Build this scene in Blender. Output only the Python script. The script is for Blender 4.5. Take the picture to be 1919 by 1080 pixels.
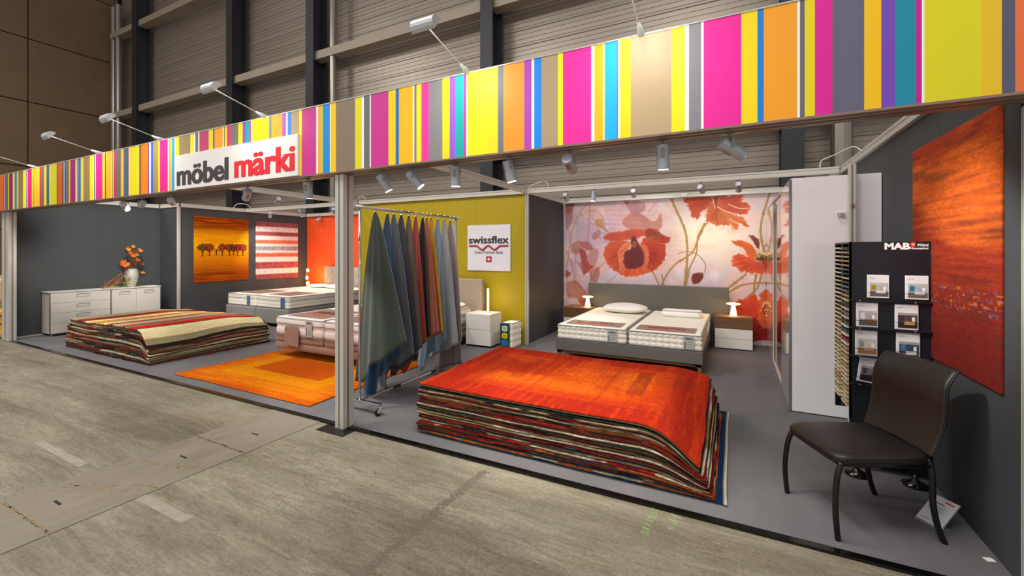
import bpy, bmesh, math, random
import numpy as np
from mathutils import Vector, Matrix
R = random.Random(7)
rng = np.random.default_rng(11)
sc = bpy.context.scene
for o in list(bpy.data.objects): bpy.data.objects.remove(o)
COL = sc.collection

# ------------------------------------------------------------------ camera, world, lights, exposure
YAW = math.atan(415/815)
cam = bpy.data.cameras.new('camera'); cam.lens = 36*815/1919; cam.sensor_width = 36; cam.shift_y = -70/1919
cam.clip_end = 200
co = bpy.data.objects.new('camera', cam); COL.objects.link(co)
co.location = (0, 0, 1.55); co.rotation_euler = (math.pi/2, 0, YAW); sc.camera = co
w = bpy.data.worlds.new('hall_air'); sc.world = w; w.use_nodes = True
w.node_tree.nodes['Background'].inputs[0].default_value = (1.0, .955, .90, 1)
w.node_tree.nodes['Background'].inputs[1].default_value = .62
sc.view_settings.view_transform = 'Standard'; sc.view_settings.look = 'None'
sc.view_settings.exposure = 0.0; sc.view_settings.gamma = 1
def area_light(name, loc, size, power, col=(1, .95, .88), rot=(0, 0, 0), sy=None):
    l = bpy.data.lights.new(name, 'AREA'); l.energy = power; l.color = col; l.size = size
    if sy: l.shape = 'RECTANGLE'; l.size_y = sy
    o = bpy.data.objects.new(name, l); COL.objects.link(o); o.location = loc; o.rotation_euler = rot; return o
def spot_light(name, loc, tgt, power, angle=50, col=(1, .93, .82), blend=.6, size=.03):
    l = bpy.data.lights.new(name, 'SPOT'); l.energy = power; l.color = col; l.spot_size = math.radians(angle)
    l.spot_blend = blend; l.shadow_soft_size = size
    o = bpy.data.objects.new(name, l); COL.objects.link(o); o.location = loc
    o.rotation_euler = (Vector(tgt)-Vector(loc)).to_track_quat('-Z', 'Y').to_euler(); return o
# the hall's own high lamps, well above the stand
area_light('hall_lamp', (-2, -1.0, 11), 3.0, 700, sy=3.0)
area_light('hall_lamp', (-9, -1.0, 11), 3.0, 700, sy=3.0)
area_light('hall_lamp', (-17, 0.0, 12), 3.0, 700, sy=3.0)
SPOTPOWER = 80

# ------------------------------------------------------------------ helpers
SN, CS = math.sin(YAW), math.cos(YAW)
def onY(u, v, Y):                # measured photo point -> X, Z on an upright plane at depth Y
    t = (u-960)/815; d = Y/(CS+SN*t); return (d*(-SN+CS*t), 1.55-(v-470)/815*d)
def onX(u, v, X):
    t = (u-960)/815; d = X/(-SN+CS*t); return (d*(CS+SN*t), 1.55-(v-470)/815*d)
def onZ(u, v, Z=0.):
    d = (1.55-Z)*815/(v-470); r = (u-960)/815*d; return (-SN*d+CS*r, CS*d+SN*r)
def lin(h):
    if not isinstance(h, str): return tuple(h)[:3]
    h = h.lstrip('#'); c = [int(h[i:i+2], 16)/255 for i in (0, 2, 4)]
    return tuple(x/12.92 if x <= .04045 else ((x+.055)/1.055)**2.4 for x in c)
MATS = {}
def mat(name, col='#808080', rough=.6, metal=0., var=0., scale=8., stretch=(1, 1, 1), bump=0., bscale=None, vcol=False,
        emit=None, estr=1., alpha=1., spec=.5, coat=0., sheen=0.):
    if name in MATS: return MATS[name]
    m = bpy.data.materials.new(name); m.use_nodes = True; nt = m.node_tree; N = nt.nodes; L = nt.links
    b = N['Principled BSDF']; c = lin(col)
    b.inputs['Roughness'].default_value = rough; b.inputs['Metallic'].default_value = metal
    b.inputs['Specular IOR Level'].default_value = spec; b.inputs['Coat Weight'].default_value = coat
    b.inputs['Sheen Weight'].default_value = sheen
    b.inputs['Base Color'].default_value = (*c, 1)
    tc = N.new('ShaderNodeTexCoord'); mp = N.new('ShaderNodeMapping'); mp.inputs['Scale'].default_value = stretch
    L.new(tc.outputs['Object'], mp.inputs['Vector'])
    src = None
    if vcol:
        a = N.new('ShaderNodeAttribute'); a.attribute_name = 'Col'; src = a.outputs['Color']
        L.new(src, b.inputs['Base Color'])
    if var:
        n = N.new('ShaderNodeTexNoise'); n.inputs['Scale'].default_value = scale; n.inputs['Detail'].default_value = 6
        n.inputs['Roughness'].default_value = .65
        L.new(mp.outputs[0], n.inputs['Vector'])
        mr = N.new('ShaderNodeMapRange'); mr.inputs[1].default_value = .3; mr.inputs[2].default_value = .7
        mr.inputs[3].default_value = 1-var; mr.inputs[4].default_value = 1+var
        L.new(n.outputs['Fac'], mr.inputs[0])
        mx = N.new('ShaderNodeVectorMath'); mx.operation = 'SCALE'
        if src: L.new(src, mx.inputs[0])
        else: mx.inputs[0].default_value = c
        L.new(mr.outputs[0], mx.inputs['Scale']); L.new(mx.outputs[0], b.inputs['Base Color'])
    if bump:
        n2 = N.new('ShaderNodeTexNoise'); n2.inputs['Scale'].default_value = bscale or scale*3; n2.inputs['Detail'].default_value = 4
        L.new(mp.outputs[0], n2.inputs['Vector'])
        bp = N.new('ShaderNodeBump'); bp.inputs['Strength'].default_value = min(1, bump); bp.inputs['Distance'].default_value = .01
        L.new(n2.outputs['Fac'], bp.inputs['Height']); L.new(bp.outputs[0], b.inputs['Normal'])
    if emit:
        b.inputs['Emission Color'].default_value = (*lin(emit), 1); b.inputs['Emission Strength'].default_value = estr
    if alpha < 1: b.inputs['Alpha'].default_value = alpha
    MATS[name] = m; return m

class MB:
    def __init__(s): s.v = []; s.f = []; s.c = []
    def add(s, vs, fs, col=None):
        b = len(s.v); s.v += [tuple(p) for p in vs]; s.f += [tuple(b+i for i in f) for f in fs]
        s.c += [col or (1, 1, 1)]*len(vs); return s
    def box(s, x0, x1, y0, y1, z0, z1, col=None):
        return s.add([(x, y, z) for z in (z0, z1) for y in (y0, y1) for x in (x0, x1)],
            [(0, 2, 3, 1), (4, 5, 7, 6), (0, 1, 5, 4), (2, 6, 7, 3), (0, 4, 6, 2), (1, 3, 7, 5)], col)
    def obox(s, c, ax, ay, az, col=None):   # oriented box: centre and three half-axis vectors
        c, ax, ay, az = map(Vector, (c, ax, ay, az))
        return s.add([c+ax*i+ay*j+az*k for k in (-1, 1) for j in (-1, 1) for i in (-1, 1)],
            [(0, 2, 3, 1), (4, 5, 7, 6), (0, 1, 5, 4), (2, 6, 7, 3), (0, 4, 6, 2), (1, 3, 7, 5)], col)
    def tube(s, pts, r, n=10, cap=True, col=None):
        pts = [Vector(p) for p in pts]; rs = r if isinstance(r, (list, tuple)) else [r]*len(pts)
        vs = []; prev = None
        for i, p in enumerate(pts):
            t = (pts[min(i+1, len(pts)-1)]-pts[max(i-1, 0)]).normalized()
            if prev is None: a = t.orthogonal().normalized()
            else: a = (prev-t*prev.dot(t)).normalized()
            prev = a; b = t.cross(a)
            vs += [p+(a*math.cos(q)+b*math.sin(q))*rs[i] for q in [2*math.pi*k/n for k in range(n)]]
        fs = [(i*n+k, i*n+(k+1) % n, (i+1)*n+(k+1) % n, (i+1)*n+k) for i in range(len(pts)-1) for k in range(n)]
        if cap: fs += [tuple(reversed(range(n))), tuple(range((len(pts)-1)*n, len(pts)*n))]
        return s.add(vs, fs, col)
    def lathe(s, prof, c=(0, 0, 0), n=24, col=None):
        vs = []; m = len(prof)
        for k in range(n):
            q = 2*math.pi*k/n
            vs += [(c[0]+r*math.cos(q), c[1]+r*math.sin(q), c[2]+z) for r, z in prof]
        fs = [(k*m+i, ((k+1) % n)*m+i, ((k+1) % n)*m+i+1, k*m+i+1) for k in range(n) for i in range(m-1)]
        return s.add(vs, fs, col)
    def prism(s, poly, h, axis='z', col=None):  # poly [(a,b)], h (h0,h1)
        n = len(poly)
        def P(a, b, c): return {'z': (a, b, c), 'y': (a, c, b), 'x': (c, a, b)}[axis]
        return s.add([P(a, b, h[0]) for a, b in poly]+[P(a, b, h[1]) for a, b in poly],
            [tuple(reversed(range(n))), tuple(range(n, 2*n))]+[(i, (i+1) % n, n+(i+1) % n, n+i) for i in range(n)], col)
    def grid(s, f, nu, nv, closeu=False):
        vs = [f(i/(nu-1 if not closeu else nu), j/(nv-1)) for j in range(nv) for i in range(nu)]
        e = nu if closeu else nu-1
        return s.add(vs, [(j*nu+i, j*nu+(i+1) % nu, (j+1)*nu+(i+1) % nu, (j+1)*nu+i) for j in range(nv-1) for i in range(e)])

def finish(me, name, m, parent, bevel=0, smooth=False, solid=0, sub=0, fixn=False):
    if isinstance(m, (list, tuple)):
        for q in m: me.materials.append(q)
    else: me.materials.append(m)
    if fixn:
        bm = bmesh.new(); bm.from_mesh(me); bmesh.ops.recalc_face_normals(bm, faces=bm.faces); bm.to_mesh(me); bm.free()
    if smooth:
        me.polygons.foreach_set('use_smooth', [True]*len(me.polygons))
    o = bpy.data.objects.new(name, me); COL.objects.link(o)
    if parent is not None:
        W = parent.matrix_basis
        if parent.parent is not None: W = parent.parent.matrix_basis @ W
        me.transform(W.inverted()); o.parent = parent
    if solid:
        q = o.modifiers.new('solid', 'SOLIDIFY'); q.thickness = solid; q.offset = 0
    if bevel:
        q = o.modifiers.new('bevel', 'BEVEL'); q.width = bevel; q.segments = 2; q.limit_method = 'ANGLE'
    if sub:
        q = o.modifiers.new('sub', 'SUBSURF'); q.levels = sub; q.render_levels = sub
    return o
def obj(name, mb, m, parent=None, **k):
    me = bpy.data.meshes.new(name); me.from_pydata(mb.v, [], mb.f)
    if any(c != (1, 1, 1) for c in mb.c):
        a = me.color_attributes.new('Col', 'FLOAT_COLOR', 'POINT')
        a.data.foreach_set('color', np.c_[np.array(mb.c), np.ones(len(mb.c))].astype(np.float32).ravel())
    k.setdefault('fixn', True)
    return finish(me, name, m, parent, **k)
def npmesh(name, V, F, C, m, parent=None, **k):   # V (n,3), F (m,4), C (n,3) linear print colours
    me = bpy.data.meshes.new(name); n = len(V); q = len(F)
    me.vertices.add(n); me.vertices.foreach_set('co', V.astype(np.float32).ravel())
    me.loops.add(q*4); me.loops.foreach_set('vertex_index', F.astype(np.int32).ravel())
    me.polygons.add(q); me.polygons.foreach_set('loop_start', np.arange(0, q*4, 4, dtype=np.int32))
    me.update(calc_edges=True); me.validate()
    a = me.color_attributes.new('Col', 'FLOAT_COLOR', 'POINT')
    a.data.foreach_set('color', np.c_[C, np.ones(n)].astype(np.float32).ravel())
    return finish(me, name, m, parent, **k)
def thing(name, label, cat, loc=(0, 0, 0), rotz=0, group=None):
    o = bpy.data.objects.new(name, None); COL.objects.link(o); o.empty_display_size = .1
    o.matrix_basis = Matrix.Translation(loc) @ Matrix.Rotation(rotz, 4, 'Z')
    return tag(o, label, cat, group)
def tag(o, label, cat, group=None):
    o['label'] = label; o['category'] = cat
    if group: o['group'] = group
    return o
def struct(o): o['kind'] = 'structure'; return o
def text(body, x0, x1, z0, z1, name, m, parent, frame, bold=.0, depth=.003, wide=0):
    """lettering fitted to a box; frame maps (a,b,c) text space (right, up, out) to the world"""
    cu = bpy.data.curves.new(name, 'FONT'); cu.body = body; cu.size = 1; cu.offset = bold; cu.extrude = .5; cu.resolution_u = 4
    o = bpy.data.objects.new('tmp', cu); COL.objects.link(o)
    dg = bpy.context.evaluated_depsgraph_get(); me = bpy.data.meshes.new_from_object(o.evaluated_get(dg))
    bpy.data.objects.remove(o); me.name = name
    n = len(me.vertices); v = np.zeros(n*3, np.float32); me.vertices.foreach_get('co', v); v = v.reshape(-1, 3)
    lo = v.min(0); hi = v.max(0)
    v[:, 0] = x0+(v[:, 0]-lo[0])/(hi[0]-lo[0])*(x1-x0); v[:, 1] = z0+(v[:, 1]-lo[1])/(hi[1]-lo[1])*(z1-z0)
    v[:, 2] = (v[:, 2]-lo[2])/(hi[2]-lo[2])*depth
    O, A, B, Cc = [np.array(q, float) for q in frame]
    w_ = O+v[:, :1]*A+v[:, 1:2]*B+v[:, 2:3]*Cc
    me.vertices.foreach_set('co', w_.astype(np.float32).ravel()); me.update()
    me.materials.clear()
    if wide:      # heavier strokes: slimmer copies of the glyphs set a touch to either side, each a hair deeper
        bm = bmesh.new(); bm.from_mesh(me)
        for k, q in enumerate((-1, 1, -.5, .5)):
            m2 = me.copy(); m2.transform(Matrix.Translation(Vector(A)*wide*q+Vector(Cc)*depth*.04*(k+1))); bm.from_mesh(m2); bpy.data.meshes.remove(m2)
        bm.to_mesh(me); bm.free()
    return finish(me, name, m, parent)
# painting tools for flat prints --------------------------------------------------
def vnoise(U, V, sx, sy, seed=0):
    r = np.random.default_rng(seed); T = r.random((64, 64))
    x = U*sx % 64; y = V*sy % 64; xi = x.astype(int); yi = y.astype(int); fx = x-xi; fy = y-yi
    fx = fx*fx*(3-2*fx); fy = fy*fy*(3-2*fy); x1 = (xi+1) % 64; y1 = (yi+1) % 64; xi %= 64; yi %= 64
    return (T[xi, yi]*(1-fx)+T[x1, yi]*fx)*(1-fy)+(T[xi, y1]*(1-fx)+T[x1, y1]*fx)*fy
def fbm(U, V, sx, sy, seed=0, o=4):
    s = 0; a = .5; t = 0
    for i in range(o): s = s+a*vnoise(U, V, sx*2**i, sy*2**i, seed+i); t += a; a *= .5
    return s/t
def sstep(a, b, x): t = np.clip((x-a)/(b-a), 0, 1); return t*t*(3-2*t)
def mixc(C, col, m): return C*(1-m[..., None])+np.array(lin(col))*m[..., None]
def polydist(U, V, pts):
    """signed distance (inside negative) to a closed outline"""
    d = np.full(U.shape, 1e9); ins = np.zeros(U.shape, bool); n = len(pts)
    for i in range(n):
        ax, ay = pts[i]; bx, by = pts[(i+1) % n]; ex, ey = bx-ax, by-ay
        wx, wy = U-ax, V-ay; t = np.clip((wx*ex+wy*ey)/(ex*ex+ey*ey+1e-12), 0, 1)
        d = np.minimum(d, (wx-ex*t)**2+(wy-ey*t)**2)
        c = ((ay > V) != (by > V)) & (U < ex*(V-ay)/((ey if abs(ey) > 1e-9 else 1e-9))+ax); ins ^= c
    d = np.sqrt(d); return np.where(ins, -d, d)
def linedist(U, V, pts):
    d = np.full(U.shape, 1e9)
    for (ax, ay), (bx, by) in zip(pts[:-1], pts[1:]):
        ex, ey = bx-ax, by-ay; t = np.clip(((U-ax)*ex+(V-ay)*ey)/(ex*ex+ey*ey+1e-12), 0, 1)
        d = np.minimum(d, (U-ax-ex*t)**2+(V-ay-ey*t)**2)
    return np.sqrt(d)
def smoothpts(p, k=6):
    out = []; n = len(p)
    for i in range(n-1):
        p0, p1, p2, p3 = p[max(i-1, 0)], p[i], p[i+1], p[min(i+2, n-1)]
        for j in range(k):
            t = j/k
            out.append(tuple(.5*((2*p1[q])+(-p0[q]+p2[q])*t+(2*p0[q]-5*p1[q]+4*p2[q]-p3[q])*t*t+(-p0[q]+3*p1[q]-3*p2[q]+p3[q])*t**3) for q in range(len(p1))))
    return out+[tuple(p[-1])]
def quadgrid(nu, nv):
    i, j = np.meshgrid(np.arange(nu-1), np.arange(nv-1)); a = (j*nu+i).ravel()
    return np.c_[a, a+1, a+nu+1, a+nu]

# ------------------------------------------------------------------ materials
ALU = mat('brushed_aluminium', '#cbc9c3', .38, .25, var=.04, scale=3, stretch=(20, 20, .5))
ALUD = mat('aluminium_dark', '#8f8d89', .4, .6)
CHROME = mat('chrome', '#d8d8d8', .12, 1)
WALLG = mat('grey_wall_panel', '#3c4044', .62, var=.03, scale=1.2)
WHITE = mat('white_lacquer', '#e4e2de', .35)
WHITEG = mat('white_gloss', '#f0eef2', .12, coat=.6)
BLACK = mat('black_plastic', '#0c0c0d', .35)
BLACKG = mat('black_gloss_kerb', '#080808', .15)
SPOTM = mat('grey_lamp_housing', '#b4b8c6', .35, .15)
GLOW = mat('lamp_glow', '#ffffff', emit='#fff0d8', estr=14)
LEATHER = mat('dark_brown_leather', '#1c1714', .42, var=.08, scale=30, bump=.12, bscale=160)
WARMGLOW = mat('warm_lamp_glow', '#fff0d0', emit='#ffc070', estr=5)
STEEL = mat('dark_steel_column', '#26272e', .5, var=.08, scale=2)
PURLIN = mat('beige_purlin', '#a09384', .5, var=.05, scale=2)
DARKTXT = mat('charcoal_lettering', '#35353b', .5)
REDTXT = mat('red_lettering', '#dc1e28', .5)
VPRINT = mat('print_surface', vcol=True, rough=.55)
VPILE = mat('woven_pile', vcol=True, rough=.95, var=.4, scale=110, bump=.8, bscale=220, spec=.1, sheen=.0)

# ------------------------------------------------------------------ structure: hall
def floor_mat():
    m = bpy.data.materials.new('concrete'); m.use_nodes = True; N = m.node_tree.nodes; L = m.node_tree.links; b = N['Principled BSDF']
    g = N.new('ShaderNodeNewGeometry')
    def nz(scale, st, det=8, rot=0, dist=0):
        mp = N.new('ShaderNodeMapping'); mp.inputs['Scale'].default_value = st; mp.inputs['Rotation'].default_value = (0, 0, rot)
        L.new(g.outputs['Position'], mp.inputs[0]); n = N.new('ShaderNodeTexNoise'); n.inputs['Scale'].default_value = scale
        n.inputs['Detail'].default_value = det; n.inputs['Roughness'].default_value = .62; n.inputs['Distortion'].default_value = dist
        L.new(mp.outputs[0], n.inputs[0]); return n.outputs['Fac']
    def ramp(f, a, b_, ca, cb):
        r = N.new('ShaderNodeValToRGB'); r.color_ramp.elements[0].position = a; r.color_ramp.elements[1].position = b_
        r.color_ramp.elements[0].color = (*lin(ca), 1); r.color_ramp.elements[1].color = (*lin(cb), 1); L.new(f, r.inputs[0]); return r.outputs[0]
    def mul(a, b_, f=1.):
        x = N.new('ShaderNodeMix'); x.data_type = 'RGBA'; x.blend_type = 'MULTIPLY'; x.inputs[0].default_value = f
        L.new(a, x.inputs[6]); L.new(b_, x.inputs[7]); return x.outputs[2]
    base = ramp(nz(.9, (1, 1, 1)), .3, .72, '#827c6c', '#a5a08f')
    c = mul(base, ramp(nz(9, (.35, 2.4, 1), rot=.5, dist=1.5), .3, .65, '#c4c0b8', '#ffffff'), .8)
    c = mul(c, ramp(nz(1.2, (.25, 2.2, 1), rot=-.25, dist=.6), .36, .58, '#b8b2a8', '#ffffff'), .7)
    c = mul(c, ramp(nz(60, (1, 1, 1), 3), .25, .6, '#bdb9b0', '#ffffff'), .7)
    c = mul(c, ramp(nz(6, (1, 1, 1), 10), .66, .74, '#ffffff', '#8b857c'), .5)
    L.new(c, b.inputs['Base Color'])
    r = N.new('ShaderNodeMapRange'); r.inputs[3].default_value = .32; r.inputs[4].default_value = .62
    L.new(nz(2.5, (.4, 2, 1), rot=.4), r.inputs[0]); L.new(r.outputs[0], b.inputs['Roughness'])
    bp = N.new('ShaderNodeBump'); bp.inputs['Strength'].default_value = .25; bp.inputs['Distance'].default_value = .004
    L.new(nz(45, (.5, 2, 1), rot=.5, dist=2), bp.inputs['Height']); L.new(bp.outputs[0], b.inputs['Normal'])
    return m
CONC = floor_mat()
mb = MB().box(-30, 9, -7, 10.3, -.25, -.012)
floor = struct(obj('floor', mb, CONC))
# steel cover plates of the service duct across the aisle
PLATE = mat('worn_duct_plate', '#7c7468', .5, .0, var=.14, scale=3, stretch=(3, 1, 1), bump=.1)
yb = [-5.2, -4.0, -2.8, -1.5, -.15, .97, 2.05, 2.755]
for a, b in zip(yb[:-1], yb[1:]):
    p = obj('cover_plate', MB().box(-4.03+.006, -3.345-.006, a+.006, b-.006, -.02, -.008), PLATE, floor)
GOLD = mat('old_tape_residue', '#957549', .7, var=.2, scale=14)
def scrap(x0, y0, x1, y1, wd, n=26, z=-.0075):
    mb = MB(); rr = random.Random(int(x0*100+y0*77))
    for k in range(n):
        t = rr.random(); cx = x0+(x1-x0)*t; cy = y0+(y1-y0)*t; off = (rr.random()-.5)*wd
        nx, ny = -(y1-y0), (x1-x0); l = math.hypot(nx, ny); nx /= l; ny /= l
        s = .004+.02*rr.random(); q = .001+.004*rr.random(); cx += nx*off; cy += ny*off
        tx, ty = ny, -nx
        pts = [(cx+tx*s*a+nx*q*b+rr.uniform(-.003, .003), cy+ty*s*a+ny*q*b) for a, b in ((-1, -.6), (-.2, -1), (.9, -.5), (1, .4), (.1, 1), (-.8, .6))]
        mb.prism(pts, (z, z+.0008))
    o = obj('tape_residue', mb, GOLD, floor); o['kind'] = 'stuff'; return o
for s in (((-4.02, .96), (-3.36, .985), .02, 40), ((-4.0, 2.05), (-3.35, 2.06), .018, 40), ((-3.98, 1.17), (-3.4, 1.5), .10, 60), ((-3.9, 1.62), (-3.42, 1.75), .05, 40)):
    scrap(*s[0], *s[1], s[2], s[3])
TAPE = mat('pale_tape_ghost', '#8f8a7c', .6, var=.16, scale=20)
for (u0, v0), (u1, v1), hw in (((72, 828), (157, 872), .028), ((262, 930), (352, 975), .03)):
    a_, b_ = onZ(u0, v0, -.012), onZ(u1, v1, -.012); dx_, dy_ = b_[0]-a_[0], b_[1]-a_[1]; l_ = math.hypot(dx_, dy_); nx_, ny_ = -dy_/l_*hw, dx_/l_*hw
    obj('tape_ghost', MB().prism([(a_[0]-nx_, a_[1]-ny_), (b_[0]-nx_*1.1, b_[1]-ny_*1.1), (b_[0]+nx_, b_[1]+ny_), (a_[0]+nx_*.9, a_[1]+ny_*.9)], (-.0125, -.0116)), TAPE, floor)
SLOT = mat('dark_slot', '#15120f', .8)
for x, y in ((-3.72, 1.12), (-3.70, 1.80), (-3.62, 2.30)):
    obj('lifting_slot', MB().box(x-.045, x+.045, y-.008, y+.008, -.0085, -.0072), SLOT, floor)
STAIN = mat('dark_scuff', '#665f53', .6, var=.15, scale=20)
mb = MB(); rr = random.Random(3)
sa, sb = onZ(907, 884, -.012), onZ(650, 1100, -.012)
for k in range(1100):
    t = rr.random()**1.2; cx = sa[0]+(sb[0]-sa[0])*t+rr.gauss(0, .014+.012*t); cy = sa[1]+(sb[1]-sa[1])*t+rr.gauss(0, .012); s = .002+.009*rr.random()
    mb.prism([(cx+s*math.cos(a)*rr.uniform(.5, 1.3), cy+s*math.sin(a)*rr.uniform(.5, 1.3)) for a in (0, 1.2, 2.3, 3.4, 4.5, 5.5)], (-.0125, -.0118+k*9e-7))
o = obj('scuff_marks', mb, STAIN, floor); o['kind'] = 'stuff'
CHALK = mat('green_chalk', '#86b86a', .9)
def chalk(ch, x, y, ang, s):
    G = {'0': [(0, 0), (.5, .1), (.6, .9), (.1, 1), (0, 0)], '8': [(.5, 1), (0, .8), (.6, .3), (.2, 0), (0, .3), (.6, .8), (.3, 1)],
         '/': [(0, 0), (.5, 1)], '7': [(0, 1), (.6, .95), (.2, 0)], '6': [(.5, 1), (.1, .5), (.1, .1), (.5, 0), (.5, .4), (.1, .45)],
         '1': [(.2, .8), (.4, 1), (.3, 0)], '5': [(.6, 1), (.1, 1), (.1, .6), (.5, .5), (.5, .1), (0, 0)], '3': [(0, .9), (.5, .9), (.2, .5), (.5, .2), (0, 0)],
         'u': [(0, .6), (.1, 0), (.5, .1), (.5, .6)], 'd': [(.5, .4), (.1, .4), (.1, 0), (.5, .1), (.5, 1)], 'f': [(.6, .9), (.3, .9), (.2, -.3)]}
    ca, sa = math.cos(ang), math.sin(ang)
    obj('chalk_mark', MB().tube([(x+s*(ca*a-sa*b), y+s*(sa*a+ca*b), -.0115) for a, b in G[ch]], (.0016 if s < .045 else .002), 5), CHALK, floor)
c0 = onZ(1215, 1000); c1 = onZ(1240, 944); a0 = math.atan2(c1[1]-c0[1], c1[0]-c0[0])
for k, ch in enumerate('08/10376'):
    t = k/8; chalk(ch, c0[0]+(c1[0]-c0[0])*t, c0[1]+(c1[1]-c0[1])*t, a0, .042)
c0 = onZ(1262, 990); c1 = onZ(1283, 950); a0 = math.atan2(c1[1]-c0[1], c1[0]-c0[0])
for k, ch in enumerate('udf1'):
    t = k/4; chalk(ch, c0[0]+(c1[0]-c0[0])*t, c0[1]+(c1[1]-c0[1])*t, a0, .05)

# hall back wall of ribbed sheets between steel columns
colX = [-30.4, -23.7, -16.67, -12.33, -5.75, .8, 7.4]
SHEET = mat('ribbed_steel_sheet', '#9a8f84', .36, .3, var=.10, scale=1.2, stretch=(.4, 1, 6))
wb = struct(obj('wall_back', MB().box(-26.5, 9, 10.32, 10.5, 0, 18), mat('wall_core', '#4a453f', .8)))
def ribbed(x0, x1, z0, z1):
    prof = []; z = z0; k = 0
    while z < z1:
        prof += [(10.20, z), (10.20, z+.10), (10.212, z+.102), (10.212, z+.11), (10.2, z+.112), (10.20, z+.22), (10.212, z+.222), (10.212, z+.23), (10.2, z+.232), (10.2, z+.33), (10.182, z+.345), (10.182, z+.39), (10.2, z+.42)]
        z += .42; k += 1
    mb = MB(); n = len(prof)
    mb.add([(x0, y, q) for y, q in prof]+[(x1, y, q) for y, q in prof], [(i, i+1, n+i+1, n+i) for i in range(n-1)])
    return mb
for a, b in zip(colX[:-1], colX[1:]):
    for z0, z1 in ((.0, 4.0), (4.0, 7.7), (7.7, 11.45), (11.45, 17.5)):
        obj('sheet_panel', ribbed(max(a, -26.4), b, z0, z1), SHEET, wb)
for x in colX[1:]:
    mb = MB().box(x, x+.36, 9.5, 9.53, 0, 17.8).box(x+.16, x+.2, 9.53, 10.0, 0, 17.8).box(x, x+.36, 10.0, 10.04, 0, 17.8)
    tag(obj('steel_column', mb, STEEL), {-23.7: 'dark steel column nearest the brown panelled wall', -16.67: 'dark steel column second from the brown wall, above the store sign',
        -12.33: 'dark steel column behind the magenta stripe right of the store sign', -5.75: 'dark steel column rising above the wide yellow stripe',
        .8: 'dark steel column at the right, beside the thick grey duct', 7.4: 'dark steel column beyond the right side wall'}[x], 'column')
for a, b in zip([-26.3]+colX[1:-1], colX[1:]):
    for zz in (4.2, 7.85, 11.6, 15.3):
        mb = MB().box(a+.22, b+.05, 9.62, 9.67, zz-.13, zz+.13).box(a+.22, b+.05, 9.67, 9.95, zz+.1, zz+.13).box(a+.22, b+.05, 9.67, 9.95, zz-.13, zz-.1)
        obj('purlin', mb, PURLIN, wb)
DUCT = mat('zinc_pipe', '#8c877f', .35, .7)
for i, (x, r, z1) in enumerate(((-26.0, .13, 13), (-25.55, .13, 13), (-11.35, .11, 13), (1.75, .17, 6.))):
    mb = MB().tube([(x, 9.75, 0), (x, 9.75, z1)], r, 16)
    tag(obj('wall_pipe', mb, DUCT), ['zinc pipe in the far left hall corner, nearer the brown wall', 'zinc pipe in the far left hall corner, nearer the first column',
        'slim zinc pipe beside the column right of the store sign', 'thick grey duct beside the right-hand steel column'][i], 'pipe')
# brown panelled side wall of the hall
BROWN = mat('brown_wall_board', '#6e5740', .6, var=.1, scale=1.5)
wl = struct(obj('wall_left', MB().box(-26.75, -26.45, -7, 10.3, 0, 18), mat('brown_dark', '#1a1410', .8)))
ys = [10.05, 7.04, 4.03, 1.02, -1.99, -5.0]; zs = [0, 2.42, 5.08, 7.8, 10.45, 13.2, 17.9]
for a, b in zip(ys[1:], ys[:-1]):
    for c, d in zip(zs[:-1], zs[1:]):
        obj('wall_board', MB().box(-26.45, -26.36, a+.02, b-.02, c+.02, d-.02), BROWN, wl)

# ------------------------------------------------------------------ structure: exhibition stand
CARP = mat('grey_carpet', '#5f5d61', .8, var=.16, scale=2.6, stretch=(1, .5, 1), bump=.25, bscale=300)
struct(obj('carpet_floor', MB().box(-11.36, 1.2, 2.79, 8.25, -.012, 0), CARP)).name = 'floor_carpet'
struct(obj('trim_1', MB().box(-11.36, 1.2, 2.735, 2.765, -.012, .004).box(-11.36, 1.2, 2.765, 2.79, -.012, -.002), BLACKG))
H = 2.57
def panel_wall(name, runs, col, axis):
    """a run of 1 m boards with narrow joints, each board a piece of the wall"""
    x0, x1, y0, y1 = runs
    core = struct(obj(name, MB().box(x0, x1, y0, y1, 0, H-.08), mat('wall_edge', '#2c2c2e', .6)))
    a0, a1 = (x0, x1) if axis == 'x' else (y0, y1); n = max(1, round((a1-a0)/.98)); st = (a1-a0)/n
    return core, [(a0+i*st, a0+(i+1)*st) for i in range(n)]
def wall_along_y(name, X, side, y0, y1, col, rail=True):
    core, seg = panel_wall(name, (X-.02 if side > 0 else X, X if side > 0 else X+.02, y0, y1), col, 'y')
    for a, b in seg:
        obj('wall_board', MB().box(*( (X, X+.006) if side > 0 else (X-.006, X)), a+.0015, b-.0015, .0, H-.085), col, core)
    return core
def wall_along_x(name, Y, x0, x1, col):
    core, seg = panel_wall(name, (x0, x1, Y, Y+.02), col, 'x')
    for a, b in seg: obj('wall_board', MB().box(a+.0015, b-.0015, Y-.006, Y, .0, H-.085), col, core)
    return core
GREEN = mat('olive_green_panel', '#ae9800', .55, var=.02)
ORANGE = mat('orange_red_panel', '#e8501c', .5, var=.02)
wall_along_y('wall_right', 1.19, -1, 2.86, 8.25, WALLG)
wall_along_y('wall_partition', -3.05, 1, 6.55, 8.25, WALLG)
wall_along_x('wall_green', 6.52, -6.85, -3.07, GREEN)
wall_along_y('wall_left_stand', -11.37, 1, 2.9, 5.09, WALLG)
wall_along_x('wall_return', 5.07, -11.35, -10.62, WALLG)
wall_along_y('wall_picture', -10.62, 1, 5.12, 8.25, WALLG)
wall_along_x('wall_orange', 8.22, -10.6, -6.85, ORANGE)
wall_along_x('wall_mural', 8.26, -3.03, 1.17, mat('pink_base_panel', '#d8c0c0', .5))
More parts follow.
